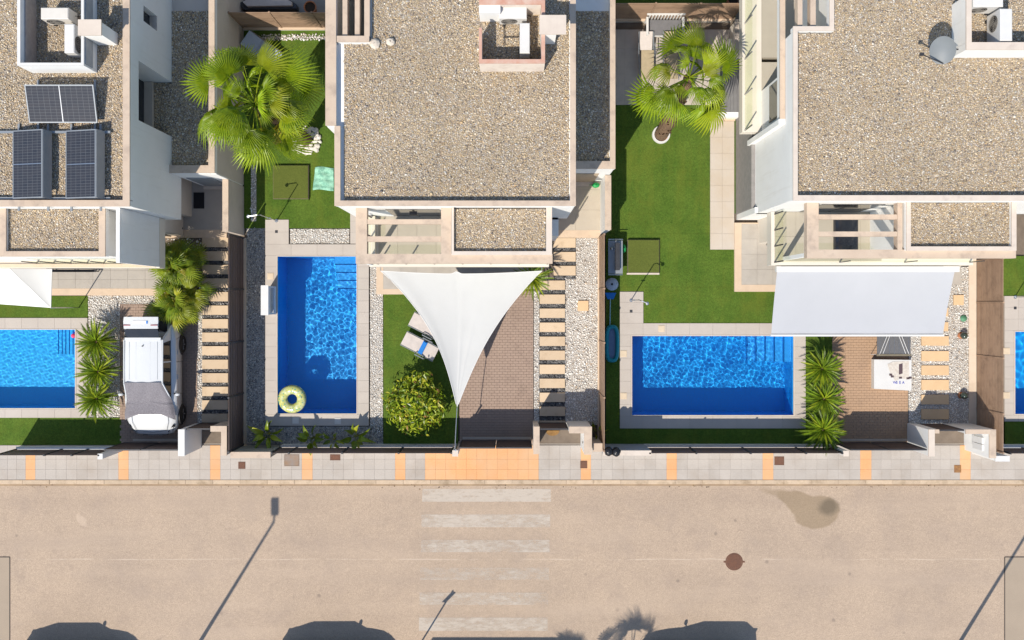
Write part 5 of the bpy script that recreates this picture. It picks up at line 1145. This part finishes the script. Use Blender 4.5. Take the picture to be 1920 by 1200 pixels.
MB().add([(a.x,a.y,0.02),(q.x,a.y-0.02,0.02),(q.x,q.y-0.03,0.02),(a.x,q.y+0.04,0.02),(a.x,a.y,0.27),(q.x,a.y-0.02,0.28),(q.x,q.y-0.03,0.28),(a.x,q.y+0.04,0.27)],[(4,7,6,5),(0,4,5,1),(1,5,6,2),(2,6,7,3),(3,7,4,0)]).part('carton', PLASTW, o)
g2 = lambda fu, fv: (a.x+(q.x-a.x)*fu, a.y+(q.y-a.y)*fv)
def patch(pts, z, m_, n): MB().sheet([g2(*p_) for p_ in pts], z).part(n, m_, o)
patch([(.36,.16),(.5,.07),(.93,.05),(.94,.66),(.62,.60),(.46,.52),(.40,.34)], .286, PRINT, 'picture'); patch([(.66,.16),(.76,.12),(.76,.46),(.66,.50)], .289, PRINTD, 'picture_shade')
for fu,fv in ((.44,.50),(.48,.56),(.70,.60),(.90,.62),(.96,.60)): patch([(fu-.04,fv-.03),(fu+.04,fv-.035),(fu+.045,fv+.03),(fu-.035,fv+.035)], .291, PRINTD, 'picture_dot')
patch([(.50,.58),(.62,.56),(.66,.66),(.56,.70)], .288, PRINT, 'picture')
for k,ch in enumerate('WSEA'):
    cu = bpy.data.curves.new('letter','FONT'); cu.body = ch; cu.size = 0.155; cu.extrude = 0.001; cu.materials.append(INK)
    x_, y_ = g2(.50+.082*k, .80); fo = bpy.data.objects.new('letter_shape', cu); me = bpy.data.meshes.new_from_object(fo); bpy.data.objects.remove(fo); t_ = new('letter', me, o); t_.location = (x_-ORG[o.name].x, y_-ORG[o.name].y, .292-0.02); t_.scale = (0.85,0.9,1)
MB().box(a.x-0.0,a.x+0.09,q.y+0.05,a.y-0.01,0.2711,0.2735).part('flap', PLASTW, o)
# globes and lid in the gravel
for u,v,lab in ((1803,629,'dark glazed globe lamp in white gravel, upper one'),(1803,741,'dark glazed globe lamp in white gravel, lower one at the shadow edge')):
    p = W(u,v); o = thing('globe_lamp', lab, 'lamp', (p.x,p.y,0), group='globe lamps in the gravel')
    MB().lathe([(0,0.26),(0.05,0.25),(0.11,0.20),(0.135,0.13),(0.11,0.06),(0.05,0.02),(0,0.01)],18,(p.x,p.y,0.06)).part('globe', GLOBE, o, True); MB().lathe([(0.07,0.07),(0.10,0.05),(0.13,0)],14,(p.x-0.03,p.y,0.0)).part('foot', POT, o, True)
p = W(1806,597); MB().lathe([(0,0.035),(0.05,0.035),(0.055,0.028),(0.115,0.026),(0.125,0.0)],24,(p.x,p.y,0.03)).top('valve_cover', plain('sage_plastic', (0.10,0.26,0.15), 0.6), 'round sage green valve cover in the white gravel', 'cover', smooth=True)
# bags by the wall
for i,(u,v) in enumerate(((1141,846),(1155,847))):
    p = W(u,v,1.75); b = MB(); rr = random.Random(i)
    b.grid(lambda u_,v_: (p.x+0.16*math.sin(math.pi*v_)**0.8*math.cos(2*math.pi*u_)*(1+0.08*math.sin(u_*31+i)), p.y+0.17*math.sin(math.pi*v_)**0.8*math.sin(2*math.pi*u_)*(1+0.08*math.sin(u_*44)), 1.78-0.17*math.cos(math.pi*v_)+0.01*math.sin(u_*50)), 18, 12)
    b.top('rubbish_bag', plain('black_film', (0.015,0.015,0.018), 0.25), ('left' if i == 0 else 'right')+' one of two shiny black bags lying on top of the low wall', 'bag', 'black bags at the low wall', smooth=True)
# mats, rock, bucket
a, q = W(363,361,0.08), W(383,391,0.08); MB().box(a.x,q.x,q.y,a.y,0.0755,0.095).top('door_mat', MATB, 'black door mat on the left porch', 'mat')
p = W(335,428); b = MB(); rr = random.Random(4); b.lathe([(0.02,0.24),(0.14,0.2),(0.19,0.1),(0.17,0)],9,(p.x,p.y,0.07)); b.v = [(x_+rr.uniform(-.04,.04),y_+rr.uniform(-.04,.04),z_+rr.uniform(-.02,.02)) for x_,y_,z_ in b.v]; b.top('rock', LAVA, 'dark lava rock in the gravel beside the left porch', 'rock')
p = W(1116,349); o = thing('watering_can', 'bright green watering can standing on the middle porch', 'can', (p.x,p.y,0.07)); MB().lathe([(0,0.0),(0.09,0.0),(0.11,0.22),(0.05,0.26),(0,0.26)],12,(p.x,p.y,0.07),1.3,0.9).part('body', GREENP, o, True); MB().tube([(p.x-0.12,p.y,0.25),(p.x,p.y,0.38),(p.x+0.12,p.y,0.25)],0.015,6).part('handle', GREENP, o); MB().tube([(p.x-0.1,p.y,0.15),(p.x-0.24,p.y,0.32)],0.014,6).part('spout', GREENP, o)
# bench under the left balcony
o = thing('garden_bench', 'dark metal bench tucked under the balcony beside the left patio', 'bench', (-16.2,1.25,0.06)); x0_, x1_ = W(100,0).x, W(191,0).x; y_ = 1.24
for i in range(4): MB().box(x0_,x1_,y_-0.02+i*0.11,y_+0.07+i*0.11,0.46,0.49).part('seat_slat', METAL, o)
for x_ in (x0_+0.1,(x0_+x1_)/2,x1_-0.1): MB().tube([(x_,y_+0.02,0.06),(x_,y_+0.02,0.46)],0.02,6).tube([(x_,y_+0.38,0.06),(x_,y_+0.38,0.46)],0.02,6).tube([(x_,y_+0.02,0.2),(x_,y_+0.38,0.2)],0.012,6).part('leg', METAL, o)
# folded lounger in the shade at the back of the middle plot
p = W(492,95); o = thing('sun_lounger', 'pale blue-grey lounger in the shade under the fan palm', 'sun lounger', (p.x,p.y,0.02), rz=R(-35))
for nm,b in (('seat',MB().obox((0.35,0,0.3),0.95,0.6,0.05)),('backrest',MB().obox((-0.35,0,0.42),0.55,0.6,0.05,0,0,R(25)))): new(nm, b.mesh(nm, M('blue_grey_cushion', (0.33,0.38,0.44), (0.29,0.34,0.40), 3, 0.9)), o)
for s_ in (-1,1): new('side_rail', MB().tube([(-0.62,s_*0.33,0.32),(0.85,s_*0.33,0.28)],0.022,6).mesh('side_rail', STEEL), o)
for s_ in (-1,1):
    for x_ in (-0.4,0.7): new('leg', MB().tube([(x_,s_*0.33,0.28),(x_,s_*0.33,0)],0.02,6).mesh('leg', STEEL), o)
# right back terrace: slatted bench, two loungers, barbecue bench
p = W(1242,60); o = thing('slatted_sofa', 'white slatted garden sofa on the right back terrace', 'sofa', (p.x,p.y,0.05)); w_ = 0.62
SEATG = plain('grey_cushion', (0.17,0.165,0.17), 0.9)
MB().box(p.x-w_,p.x+w_,p.y-0.25,p.y+0.30,0.38,0.46).part('cushion', SEATG, o); MB().box(p.x-w_-0.08,p.x+w_+0.08,p.y+0.36,p.y+0.42,0.80,0.86).part('top_rail', PLASTW, o)
for i in range(11): MB().box(p.x-w_+0.03+i*(2*w_-0.1)/10-0.02,p.x-w_+0.03+i*(2*w_-0.1)/10+0.025,p.y+0.335,p.y+0.365,0.40,0.81).part('back_slat', PLASTW, o)
for s_ in (-1,1):
    MB().box(p.x+s_*(w_+0.04)-0.04,p.x+s_*(w_+0.04)+0.04,p.y-0.3,p.y+0.36,0.60,0.65).part('armrest', PLASTW, o)
    for y_ in (-0.27,0.33): MB().box(p.x+s_*(w_+0.04)-0.03,p.x+s_*(w_+0.04)+0.03,p.y+y_-0.03,p.y+y_+0.03,0.05,0.60).part('leg', PLASTW, o)
MB().box(p.x-w_,p.x+w_,p.y-0.28,p.y+0.33,0.32,0.378).part('seat_frame', PLASTW, o)
for u,lab in ((1209,'beige padded lounger on the right back terrace, left one'),(1254,'beige padded lounger half under the palm on the right back terrace')):
    p = W(u,108); o = thing('sun_lounger', lab, 'sun lounger', (p.x,p.y,0.05), group='loungers on the back terrace')
    MB().obox((p.x+0.05,p.y-0.35,0.33),0.46,1.05,0.06).part('seat', TANC, o); MB().obox((p.x-0.02,p.y+0.50,0.44),0.46,0.66,0.06,0,R(18),0).part('backrest', LOUNGE if u < 1230 else TANC, o)
    for s_ in (-1,1): MB().tube([(p.x+0.05+s_*0.27,p.y-0.9,0.28),(p.x+s_*0.27,p.y+0.2,0.28),(p.x-0.02+s_*0.27,p.y+0.82,0.52)],0.02,6).part('frame', GREYM, o)
    for s_ in (-1,1): MB().tube([(p.x+s_*0.28,p.y-0.05,0.3),(p.x+s_*0.30,p.y+0.0,0.52),(p.x+s_*0.30,p.y+0.40,0.52)],0.018,6).part('armrest', GREYM, o)
    for s_ in (-1,1):
        for y_ in (-0.75,0.25): MB().tube([(p.x+s_*0.25,p.y+y_,0.05),(p.x+s_*0.25,p.y+y_,0.3)],0.018,6).part('leg', GREYM, o)
a, q = W(1378,36,0.95), W(1404,106,0.95); o = thing('barbecue_counter', 'cream masonry barbecue counter on the right back terrace', 'counter', ((a.x+q.x)/2,(a.y+q.y)/2,0.05))
MB().box(a.x+0.03,q.x,q.y+0.03,a.y-0.03,0.05,0.90).part('body', CREAM, o); MB().box(a.x,q.x+0.02,q.y,a.y,0.901,0.95).part('worktop', CAPL, o); MB().box(a.x-0.12,a.x+0.02,q.y+0.3,q.y+0.8,0.05,0.45).part('step', CREAM, o); MB().tube([(a.x+0.2,q.y+0.5,0.96),(a.x+0.35,q.y+0.55,0.98)],0.03,6).part('tongs', STEEL, o)
a, q = W(1347,118,0.5), W(1392,216,0.5); o = thing('hot_tub', 'grey decked box with white rim beside the balcony of the right house', 'storage box', ((a.x+q.x)/2,(a.y+q.y)/2,0.05))
MB().box(a.x+0.06,q.x-0.06,q.y+0.12,a.y-0.06,0.05,0.46).part('body', WHITE, o)
nb = 6
for i in range(nb): 
    x_ = a.x+0.06+(q.x-a.x-0.12)*i/nb; MB().box(x_,x_+(q.x-a.x-0.12)/nb-0.008,q.y+0.12,a.y-0.06,0.461,0.5).part('lid_board', GREYTILE, o)
MB().box(a.x,q.x,q.y-0.06,q.y+0.118,0.05,0.42).part('front_bench', WHITE, o)
MB().box(W(1333,226).x,W(1376,0).x,W(0,228).y+0.002,W(0,217).y,0.05,0.20).top('step_block', BORDER, 'peach step at the head of the pale path', 'step')
p = W(1369,112); o = thing('laundry_basket', 'white basket of coloured laundry on the right back terrace', 'basket', (p.x,p.y,0.05))
MB().lathe([(0.16,0.0),(0.22,0.3),(0.235,0.3),(0.235,0.28)],16,(p.x,p.y,0.05)).part('basket', PLASTW, o)
for k,m_ in enumerate((BLUE,GREENP,PLASTW)): MB().lathe([(0,0.12),(0.08,0.08),(0.10,0.0)],9,(p.x+0.08*math.cos(k*2.1),p.y+0.08*math.sin(k*2.1),0.28)).part('cloth', m_, o, True)
# beyond the back fence of the middle plot
p = W(500,6,0.5); o = thing('daybed', 'pale curved daybed on a dark base behind the back fence', 'daybed', (p.x,p.y,0)); pts_ = [(-1.05,0.0),(-0.6,0.28),(0,0.36),(0.6,0.28),(1.05,0.0),(1.05,-0.16),(-0.85,-0.20)]
MB().prism([(p.x+x_*1.02,p.y+y_*1.0) for x_,y_ in pts_],0.0,0.42).part('base', METAL, o); MB().prism([(p.x+x_*0.86+0.03,p.y+y_*0.8+0.03) for x_,y_ in pts_],0.42,0.56).part('cushion', LOUNGE, o)
def pot(label, u, v, r_, soil=SOIL):
    p = W(u,v,0.3); o = thing('plant_pot', label, 'pot', (p.x,p.y,0)); MB().lathe([(r_*0.7,0),(r_,0.42),(r_*1.08,0.42),(r_*1.08,0.47),(r_*0.9,0.47),(r_*0.88,0.40)],20,(p.x,p.y,0)).part('pot', POT, o); MB().lathe([(0,0.41),(r_*0.9,0.40)],16,(p.x,p.y,0)).part('soil', soil, o)
pot('terracotta pot behind the back fence of the middle plot', 583, 16, 0.22)
pot('reddish pot behind the back fence of the right plot', 1373, 1, 0.22)

# ------------------------------------------------------------------ street furniture beyond the lower edge (seen by its shadow)
def lamp_post(label, tip_u, tip_v, h):
    t_ = W(tip_u, tip_v); bx_, by_ = t_.x-0.40*h, t_.y-0.70*h
    o = thing('street_lamp', label, 'street lamp', (bx_,by_,-0.02), group='street lamps across the road')
    MB().tube([(bx_,by_,-0.02),(bx_,by_,h*0.5),(bx_,by_,h)],[0.075,0.06,0.045],10).part('pole', GREYM, o)
    MB().tube([(bx_,by_,h-0.02),(bx_,by_+0.35,h+0.06)],0.04,8).part('arm', GREYM, o)
    MB().obox((bx_,by_+0.52,h+0.08),0.26,0.62,0.10).part('lantern', GREYM, o); MB().lathe([(0,0.0),(0.14,0.0),(0.16,0.25),(0.1,0.3)],12,(bx_,by_,-0.02)).part('foot', GREYM, o)
lamp_post('tall street lamp across the road whose shadow crosses the left lane', 500, 980, 7.6); lamp_post('tall street lamp across the road whose shadow cuts the right corner', 1942, 961, 7.6)
p = W(843,1112); bx_, by_ = p.x-0.40*2.7, p.y-0.70*2.7; o = thing('road_sign', 'road sign on a slim pole across the road by the crossing', 'sign', (bx_,by_,-0.02))
MB().tube([(bx_,by_,-0.02),(bx_,by_,2.7)],0.03,8).part('pole', STEEL, o); MB().obox((bx_,by_,2.35),0.44,0.02,0.44,R(35),0,R(45)).part('plate', BLUE, o)
MB().box(W(760,0).x-0.4,W(1040,0).x-0.4,-14.95,-14.8,-0.02,3.22).top('shadow_blocker', SLATB, 'tall dark hoarding added across the road to cast the shadow strip at the lower edge', 'blocker')  # unseen panel added for its shadow; height set by where that falls
# ------------------------------------------------------------------ plants
def fan_leaf(name, Lp, Rb, nseg, spread, droop, mat, seed, stalk=True, cut=0.6):
    """one fan-palm frond along +X: stalk, then a pleated fan whose tips split and droop"""
    rr = random.Random(seed); b = MB()
    if stalk: b.tube([(0,0,0),(Lp*0.5,0,0.04*Lp),(Lp,0,0.02*Lp)],[0.022,0.016,0.012],5)
    z0 = 0.02*Lp; da = spread/nseg
    def bend(p, amt):  # fan curves down away from the stalk axis and with distance
        d = p.length; return Vector((Lp+p.x, p.y, z0 - droop*d*d/Rb - 0.22*abs(p.y)*abs(p.y)/Rb - amt))
    for i in range(nseg):
        a0, a1 = -spread/2+i*da, -spread/2+(i+1)*da; am = (a0+a1)/2
        rad = Rb*(0.80+0.20*math.cos(am*0.75))*rr.uniform(0.9,1.06); rc = rad*cut*rr.uniform(0.9,1.1)
        v = lambda a_, r_: Vector((r_*math.cos(a_), r_*math.sin(a_), 0))
        pl = 0.018*Rb
        c = bend(v(am,0.02),0); l1 = bend(v(a0,rc),0); r1 = bend(v(a1,rc),0); m1 = bend(v(am,rc),0)+Vector((0,0,pl*2.2))
        tdr = rr.uniform(0.03,0.16)*Rb; tp = bend(v(am+rr.uniform(-.03,.03),rad),tdr)
        ml = bend(v(a0+da*0.16,(rc+rad)/2),tdr*0.3); mr = bend(v(a1-da*0.16,(rc+rad)/2),tdr*0.3); mm = bend(v(am,(rc+rad)/2),tdr*0.3)+Vector((0,0,pl))
        b.add([c,l1,m1,r1,ml,mm,mr,tp],[(0,1,2),(0,2,3),(1,4,5,2),(2,5,6,3),(4,7,5),(5,7,6)])
    return b.mesh(name, mat)
def fan_palm(label, base, crown, n, meshes, dry, seed, trunk_r=0.2, lo=-35, hi=80, scale=(0.85,1.1), bare=False):
    rr = random.Random(seed); o = thing('fan_palm', label, 'palm tree', (base.x,base.y,base.z)); d = crown-base
    prof = []; rad = []
    for i in range(15):
        f_ = i/14; prof.append(Vector((d.x*f_**1.6, d.y*f_**1.6, d.z*f_))); rad.append(trunk_r*(1.15-0.35*f_)*(1+0.05*(i%2)))
    b = MB().tube(prof, rad, 12)
    for i in range(46):
        f_ = rr.uniform(0.1,0.97); p = Vector((d.x*f_**1.6, d.y*f_**1.6, d.z*f_)); a_ = rr.uniform(0,6.28); r_ = trunk_r*(1.15-0.35*f_)
        e = Vector((math.cos(a_),math.sin(a_),0)); tn = Vector((-e.y,e.x,0))*0.06
        b.add([p+e*r_*0.9+tn, p+e*r_*0.9-tn, p+e*(r_+0.07)+Vector((0,0,0.14))],[(0,1,2)])
    new('trunk', b.mesh('trunk', TRUNK), o)
    for i in range(n):
        f_ = i/(n-1); pitch = R(hi+(lo-hi)*f_**0.8 + rr.uniform(-9,9)); az = i*2.39996+rr.uniform(-.55,.55)
        me = dry if (dry and f_ > 0.86 and rr.random() < 0.6) else rr.choice(meshes)
        l_ = new('frond', me, o); l_.location = d + Vector((0.05*math.cos(az),0.05*math.sin(az),0.18*(1-f_)-0.02))
        s_ = rr.uniform(*scale)*(0.80+0.25*min(1,f_*1.6)); l_.scale = (s_,s_,s_)
        l_.rotation_euler = Euler((rr.uniform(-.75,.75), -pitch, az), 'XYZ')
    return o
FM = [fan_leaf('frond', 0.95+0.13*k, 0.72+0.05*k, 26, R(205), 0.25+0.16*k, FAN, 40+k, True, 0.38) for k in range(4)]
FD = fan_leaf('frond', 0.85, 0.85, 24, R(200), 0.5, FAND, 50)
fan_palm('tall fan palm with a wide crown beside the middle house', W(574,263)+Vector((0,0,0.02)), Vector((-7.82,6.12,6.15)), 50, FM, FD, 5, 0.21, -55, 70, (0.72,1.22))
FM2 = [fan_leaf('frond', 0.74+0.10*k, 0.66+0.05*k, 20, R(180), 0.35+0.18*k, FAN, 60+k, True, 0.34) for k in range(4)]
fan_palm('leaning fan palm at the back terrace of the right plot', W(1239,252)+Vector((0,0,0.02)), Vector((5.72,7.35,4.5)), 30, FM2, None, 8, 0.22, -45, 66, (0.72,1.2))
# palm beyond the lower edge, seen by its shadow
fan_palm('fan palm across the road beyond the lower picture edge', Vector((2.60,-16.15,-0.02)), Vector((2.60,-16.15,4.3)), 20, FM2, None, 12, 0.2, -45, 75, (0.75,1.0))
fan_palm('smaller fan palm across the road beyond the lower picture edge', Vector((0.6,-15.75,-0.02)), Vector((0.6,-15.75,3.2)), 14, FM2, None, 13, 0.18, -45, 75, (0.6,0.8))
# stone rings at the palm feet
def stone_ring(label, u, v, r0, r1, n, seed):
    p = W(u,v); o = thing('stone_ring', label, 'stone ring', (p.x,p.y,0.02)); rr = random.Random(seed); STN = M('white_boulder', (0.70,0.67,0.61), (0.58,0.53,0.46), 9, 0.9, bump=0.4, bs=18, objvar=0.2)
    me = []
    for k in range(3):
        b = MB().lathe([(0.01,0.085),(0.05,0.075),(0.078,0.04),(0.07,0.0)],7); b.v = [(x_+rr.uniform(-.014,.014),y_+rr.uniform(-.014,.014),z_) for x_,y_,z_ in b.v]; me.append(b.mesh('stone', STN))
    for i in range(n):
        a_ = rr.uniform(0,6.28); q = rr.uniform(r0,r1); s_ = new('stone', rr.choice(me), o); s_.location = (q*math.cos(a_), q*math.sin(a_), rr.uniform(0,0.03)); k = rr.uniform(0.7,1.25); s_.scale = (k,k*rr.uniform(0.8,1.1),k); s_.rotation_euler.z = a_*3
stone_ring('ring of white stones round the foot of the tall fan palm', 574, 263, 0.24, 0.56, 110, 3)
p = W(1239,252); o = thing('plant_collar', 'white round collar at the foot of the leaning palm', 'planter ring', (p.x,p.y,0.02)); MB().lathe([(0.26,0.0),(0.26,0.10),(0.33,0.10),(0.34,0.0)],26,(p.x,p.y-0.02,0.02)).part('ring', PLASTW, o); MB().lathe([(0,0.06),(0.27,0.05)],20,(p.x,p.y-0.02,0.02)).part('soil', POT, o)
# cycads
def cyc_frond(seed, L=0.84):
    rr = random.Random(seed); b = MB(); n = 30; c = lambda t_: Vector((L*(t_*0.97), 0, L*(0.42*t_-0.50*t_*t_)))
    b.tube([c(i/6) for i in range(7)],[0.012,0.011,0.010,0.009,0.008,0.006,0.004],4,False)
    for i in range(n):
        t_ = 0.10+0.89*i/(n-1); p = c(t_); w = 0.066*math.sin(math.pi*min(1,0.12+t_*0.92))**0.55*rr.uniform(0.9,1.08); 
        for s_ in (-1,1):
            e = p+Vector((0.045+0.03*t_, s_*w, 0.034+rr.uniform(-.008,.008))); k = Vector((0.019,0,0))
            b.add([p-k,p+k,e],[(0,1,2) if s_>0 else (2,1,0)])
    return b.mesh('frond', CYC)
CM = [cyc_frond(k, 0.78+0.05*k) for k in range(4)]
def cycad(label, u, v, z, n=44, s0=1.0, seed=1, group=None, base=None):
    rr = random.Random(seed); p = W(u,v,z); o = thing('cycad', label, 'cycad', (p.x,p.y,0.0), group); TR = 0.13
    new('trunk', MB().tube([(0,0,-0.02),(0,0,z*0.5),(0,0,z)],[TR*1.15,TR,TR*0.8],12).mesh('trunk', TRUNK), o)
    for i in range(n):
        f_ = i/(n-1); l_ = new('frond', rr.choice(CM), o); pit = R(64-70*f_**0.75+rr.uniform(-6,6)); az = i*2.39996+rr.uniform(-.12,.12)
        l_.location = (0.04*math.cos(az),0.04*math.sin(az),z-0.06*f_); s_ = s0*(0.62+0.38*min(1,f_*1.5))*rr.uniform(0.92,1.05); l_.scale = (s_,s_,s_); l_.rotation_euler = Euler((rr.uniform(-.15,.15),-pit,az),'XYZ')
    return o
g = 'cycads beside the light blue pool'
cycad('cycad nearest the raised tailgate of the white car', 181, 641, 0.75, 84, 0.98, 1, g); cycad('middle one of three cycads beside the light blue pool', 184, 697, 0.7, 80, 0.95, 2, g); cycad('lowest of three cycads beside the light blue pool', 181, 748, 0.7, 82, 0.95, 3, g)
g = 'cycads between wide pool and driveway'
cycad('cycad nearest the awning beside the wide pool', 1541, 692, 0.8, 80, 0.97, 4, g); cycad('middle one of three cycads beside the wide pool', 1545, 748, 0.8, 78, 0.95, 5, g); cycad('lowest of three cycads, leaning over the front fence', 1543, 806, 0.8, 84, 1.04, 6, g)
cycad('cycad peeping out under the right corner of the shade sail', 998, 522, 1.0, 46, 0.95, 7)
# dwarf fan palms in a clump
SM = [fan_leaf('frond', 0.30+0.06*k, 0.36+0.03*k, 13, R(170), 0.25+0.2*k, FANS, 70+k, True, 0.35) for k in range(4)]
SMD = fan_leaf('frond', 0.3, 0.33, 12, R(160), 0.6, FAND, 80, True, 0.35)
def dwarf(label, u, v, z, n, spread, seed):
    rr = random.Random(seed); p = W(u,v,z*0.7); o = thing('dwarf_palm', label, 'palm', (p.x,p.y,0.0), 'dwarf palms in the left bed'); heads = [(0,0,z)]+[(rr.uniform(-spread,spread),rr.uniform(-spread,spread),z*rr.uniform(0.45,0.9)) for _ in range(3)]
    b = MB()
    for hx,hy,hz in heads: b.tube([(hx*0.4,hy*0.4,-0.05),(hx,hy,hz*0.5),(hx,hy,hz)],[0.08,0.07,0.06],8)
    new('trunk', b.mesh('trunk', TRUNK), o)
    for i in range(n):
        hx,hy,hz = heads[i%len(heads)]; f_ = i/(n-1); az = i*2.39996+rr.uniform(-.3,.3); pit = R(75-95*f_+rr.uniform(-12,12))
        l_ = new('frond', SMD if rr.random() < 0.07 else rr.choice(SM), o); l_.location = (hx,hy,hz); s_ = rr.uniform(0.8,1.15); l_.scale = (s_,s_,s_); l_.rotation_euler = Euler((rr.uniform(-.5,.5),-pit,az),'XYZ')
dwarf('bushy dwarf fan palm, upper one of the clump at the left path', 338, 498, 1.5, 92, 0.34, 3); dwarf('bushy dwarf fan palm, lower one of the clump above the white car', 340, 562, 1.25, 100, 0.46, 4)
# mottled bush
def leaf_cloud(name, mat, n, fn, size, cols, seed):
    rg = np.random.default_rng(seed); V = []; F = []; C = []
    for i in range(n):
        p, nrm = fn(rg); nrm = Vector(nrm)+Vector(rg.normal(0,.55,3)); nrm.normalize(); a_ = nrm.orthogonal().normalized(); a_ = (Matrix.Rotation(rg.uniform(0,6.28),3,nrm) @ a_); c_ = nrm.cross(a_); s_ = size*rg.uniform(.6,1.3); p = Vector(p)
        k = len(V); V += [p-a_*s_*0.5, p+c_*s_*0.2+nrm*s_*0.06, p+a_*s_*0.55-nrm*s_*0.12, p-c_*s_*0.2+nrm*s_*0.06]; F += [(k,k+1,k+2),(k,k+2,k+3)]
        q = np.array(cols[rg.choice(len(cols), p=[x_[3] for x_ in cols])][:3])*rg.uniform(.75,1.25); C += [(*q,1)]*4
    me = bpy.data.meshes.new(name); me.from_pydata([tuple(v) for v in V],[],F); at = me.color_attributes.new('Col','FLOAT_COLOR','POINT'); at.data.foreach_set('color', np.array(C).ravel()); me.materials.append(mat); return me
p = W(779,755,0.8); o = thing('croton_bush', 'round mottled yellow-green bush on the small front lawn', 'bush', (p.x,p.y,0.0))
lob = [(0,0,0.9,0.80),(0.52,0.2,0.9,0.52),(-0.52,0.12,0.75,0.56),(0.1,-0.55,0.7,0.58),(-0.15,0.55,0.95,0.50),(-0.62,-0.32,0.6,0.46),(0.62,-0.42,0.7,0.42),(0.30,0.82,1.15,0.34),(0.7,0.02,0.8,0.35),(-0.3,-0.7,0.6,0.36),(0.1,0.2,1.4,0.42),(-0.8,0.0,0.55,0.3)]
def bf(rg):
    l_ = lob[rg.integers(len(lob))]; d = rg.normal(0,1,3); d /= np.linalg.norm(d); d[2] = abs(d[2])*0.9-0.1; r_ = l_[3]*(rg.uniform(.5,1.0) if rg.random() < .8 else rg.uniform(1.0,1.35))
    return (l_[0]+d[0]*r_, l_[1]+d[1]*r_, max(0.1,l_[2]+d[2]*r_*0.9)), (d[0]*.6,d[1]*.6,abs(d[2])+.35)
new('crown', leaf_cloud('crown', CROT, 3600, bf, 0.19, [(0.17,0.25,0.012,.40),(0.32,0.38,0.02,.28),(0.55,0.52,0.06,.17),(0.07,0.13,0.012,.12),(0.34,0.16,0.05,.03)], 4), o)
b = MB(); rr = random.Random(2)
for k in range(7): b.tube([(0,0,-0.02),(lob[k][0]*0.5,lob[k][1]*0.5,0.4),(lob[k][0],lob[k][1],lob[k][2]+0.2)],[0.03,0.02,0.01],6)
new('stem', b.mesh('stem', TRUNK), o)
# broad-leaved plants at the front of the gravel bed
def broad_leaf(L, w, seed, fold=0.3):
    b = MB(); n = 7
    def pt(u_, v_):
        wd = w*math.sin(math.pi*min(0.999,0.06+0.94*v_)**0.75); x_ = L*v_; return (x_, (u_-.5)*2*wd, 0.38*x_-0.62*x_*x_/L+fold*abs(u_-.5)*2*wd)
    b.grid(pt, 4, n); b.tube([(-0.25,0,-0.12),(0,0,0.0),(L*0.5,0,0.38*L*0.5-0.62*L*0.25-0.006)],0.01,4,False); return b.mesh('leaf', BROAD, (0,0,0), True)
BL = [broad_leaf(0.62,0.11,1), broad_leaf(0.5,0.13,2), broad_leaf(0.72,0.09,3)]
def broad(label, u, v, n, seed, s0=1.0, arc=None):
    rr = random.Random(seed); p = W(u,v); o = thing('broad_leaved_plant', label, 'plant', (p.x,p.y,-0.01), 'broad-leaved plants at the front fence')
    for i in range(n):
        az = i*2.39996+rr.uniform(-.5,.5); l_ = new('leaf', rr.choice(BL), o); l_.location = (0.14*math.cos(az),0.14*math.sin(az),0.32+rr.uniform(-.08,.25)); s_ = s0*rr.uniform(.7,1.15); l_.scale = (s_,s_,s_); l_.rotation_euler = Euler((rr.uniform(-.8,.8), -R(rr.uniform(-10,55)), az),'XYZ')
    new('stem', MB().tube([(0,0,-0.02),(0,0,0.3)],[0.05,0.03],8).mesh('stem', STEMG), o)
broad('large-leaved plant at the corner of the brown fence', 506, 812, 11, 1, 0.95); broad('large-leaved plant below the floating ring', 588, 820, 9, 2, 0.85); broad('large-leaved plant nearest the small front lawn', 670, 816, 9, 3, 0.85); broad('thin sparse plant between two large-leaved ones', 628, 822, 6, 4, 0.6)
broad('slim plant in the niche beside the middle footgate', 1116, 806, 7, 5, 0.5)

# grit and dry leaves gathered in the gutter
LIT = [(0.22,0.15,0.08,3),(0.14,0.10,0.06,3),(0.34,0.25,0.15,2),(0.09,0.075,0.055,2)]
gd = sheet('gutter', [(-20.4,20.4,-6.80,-6.723)], -0.116, M('gutter_dirt', (0.33,0.24,0.15), (0.24,0.17,0.11), 3, 0.95, bump=0.4, bs=24, grime=(0.17,0.12,0.075), gs=0.9, ga=(0.5,0.7)), 'dirty gutter line along the kerb')
rgd = np.random.default_rng(5); cl = rgd.uniform(-20,20,26)
pebbles('debris', [(-20.2,20.2,-6.95,-6.72)], -0.118, 60, 0.035, LIT, gd, 51, inside=lambda P: (np.abs(P[:,0:1]-cl[None]).min(1) < 0.35) & (rgd.uniform(0,1,len(P)) < 0.6))
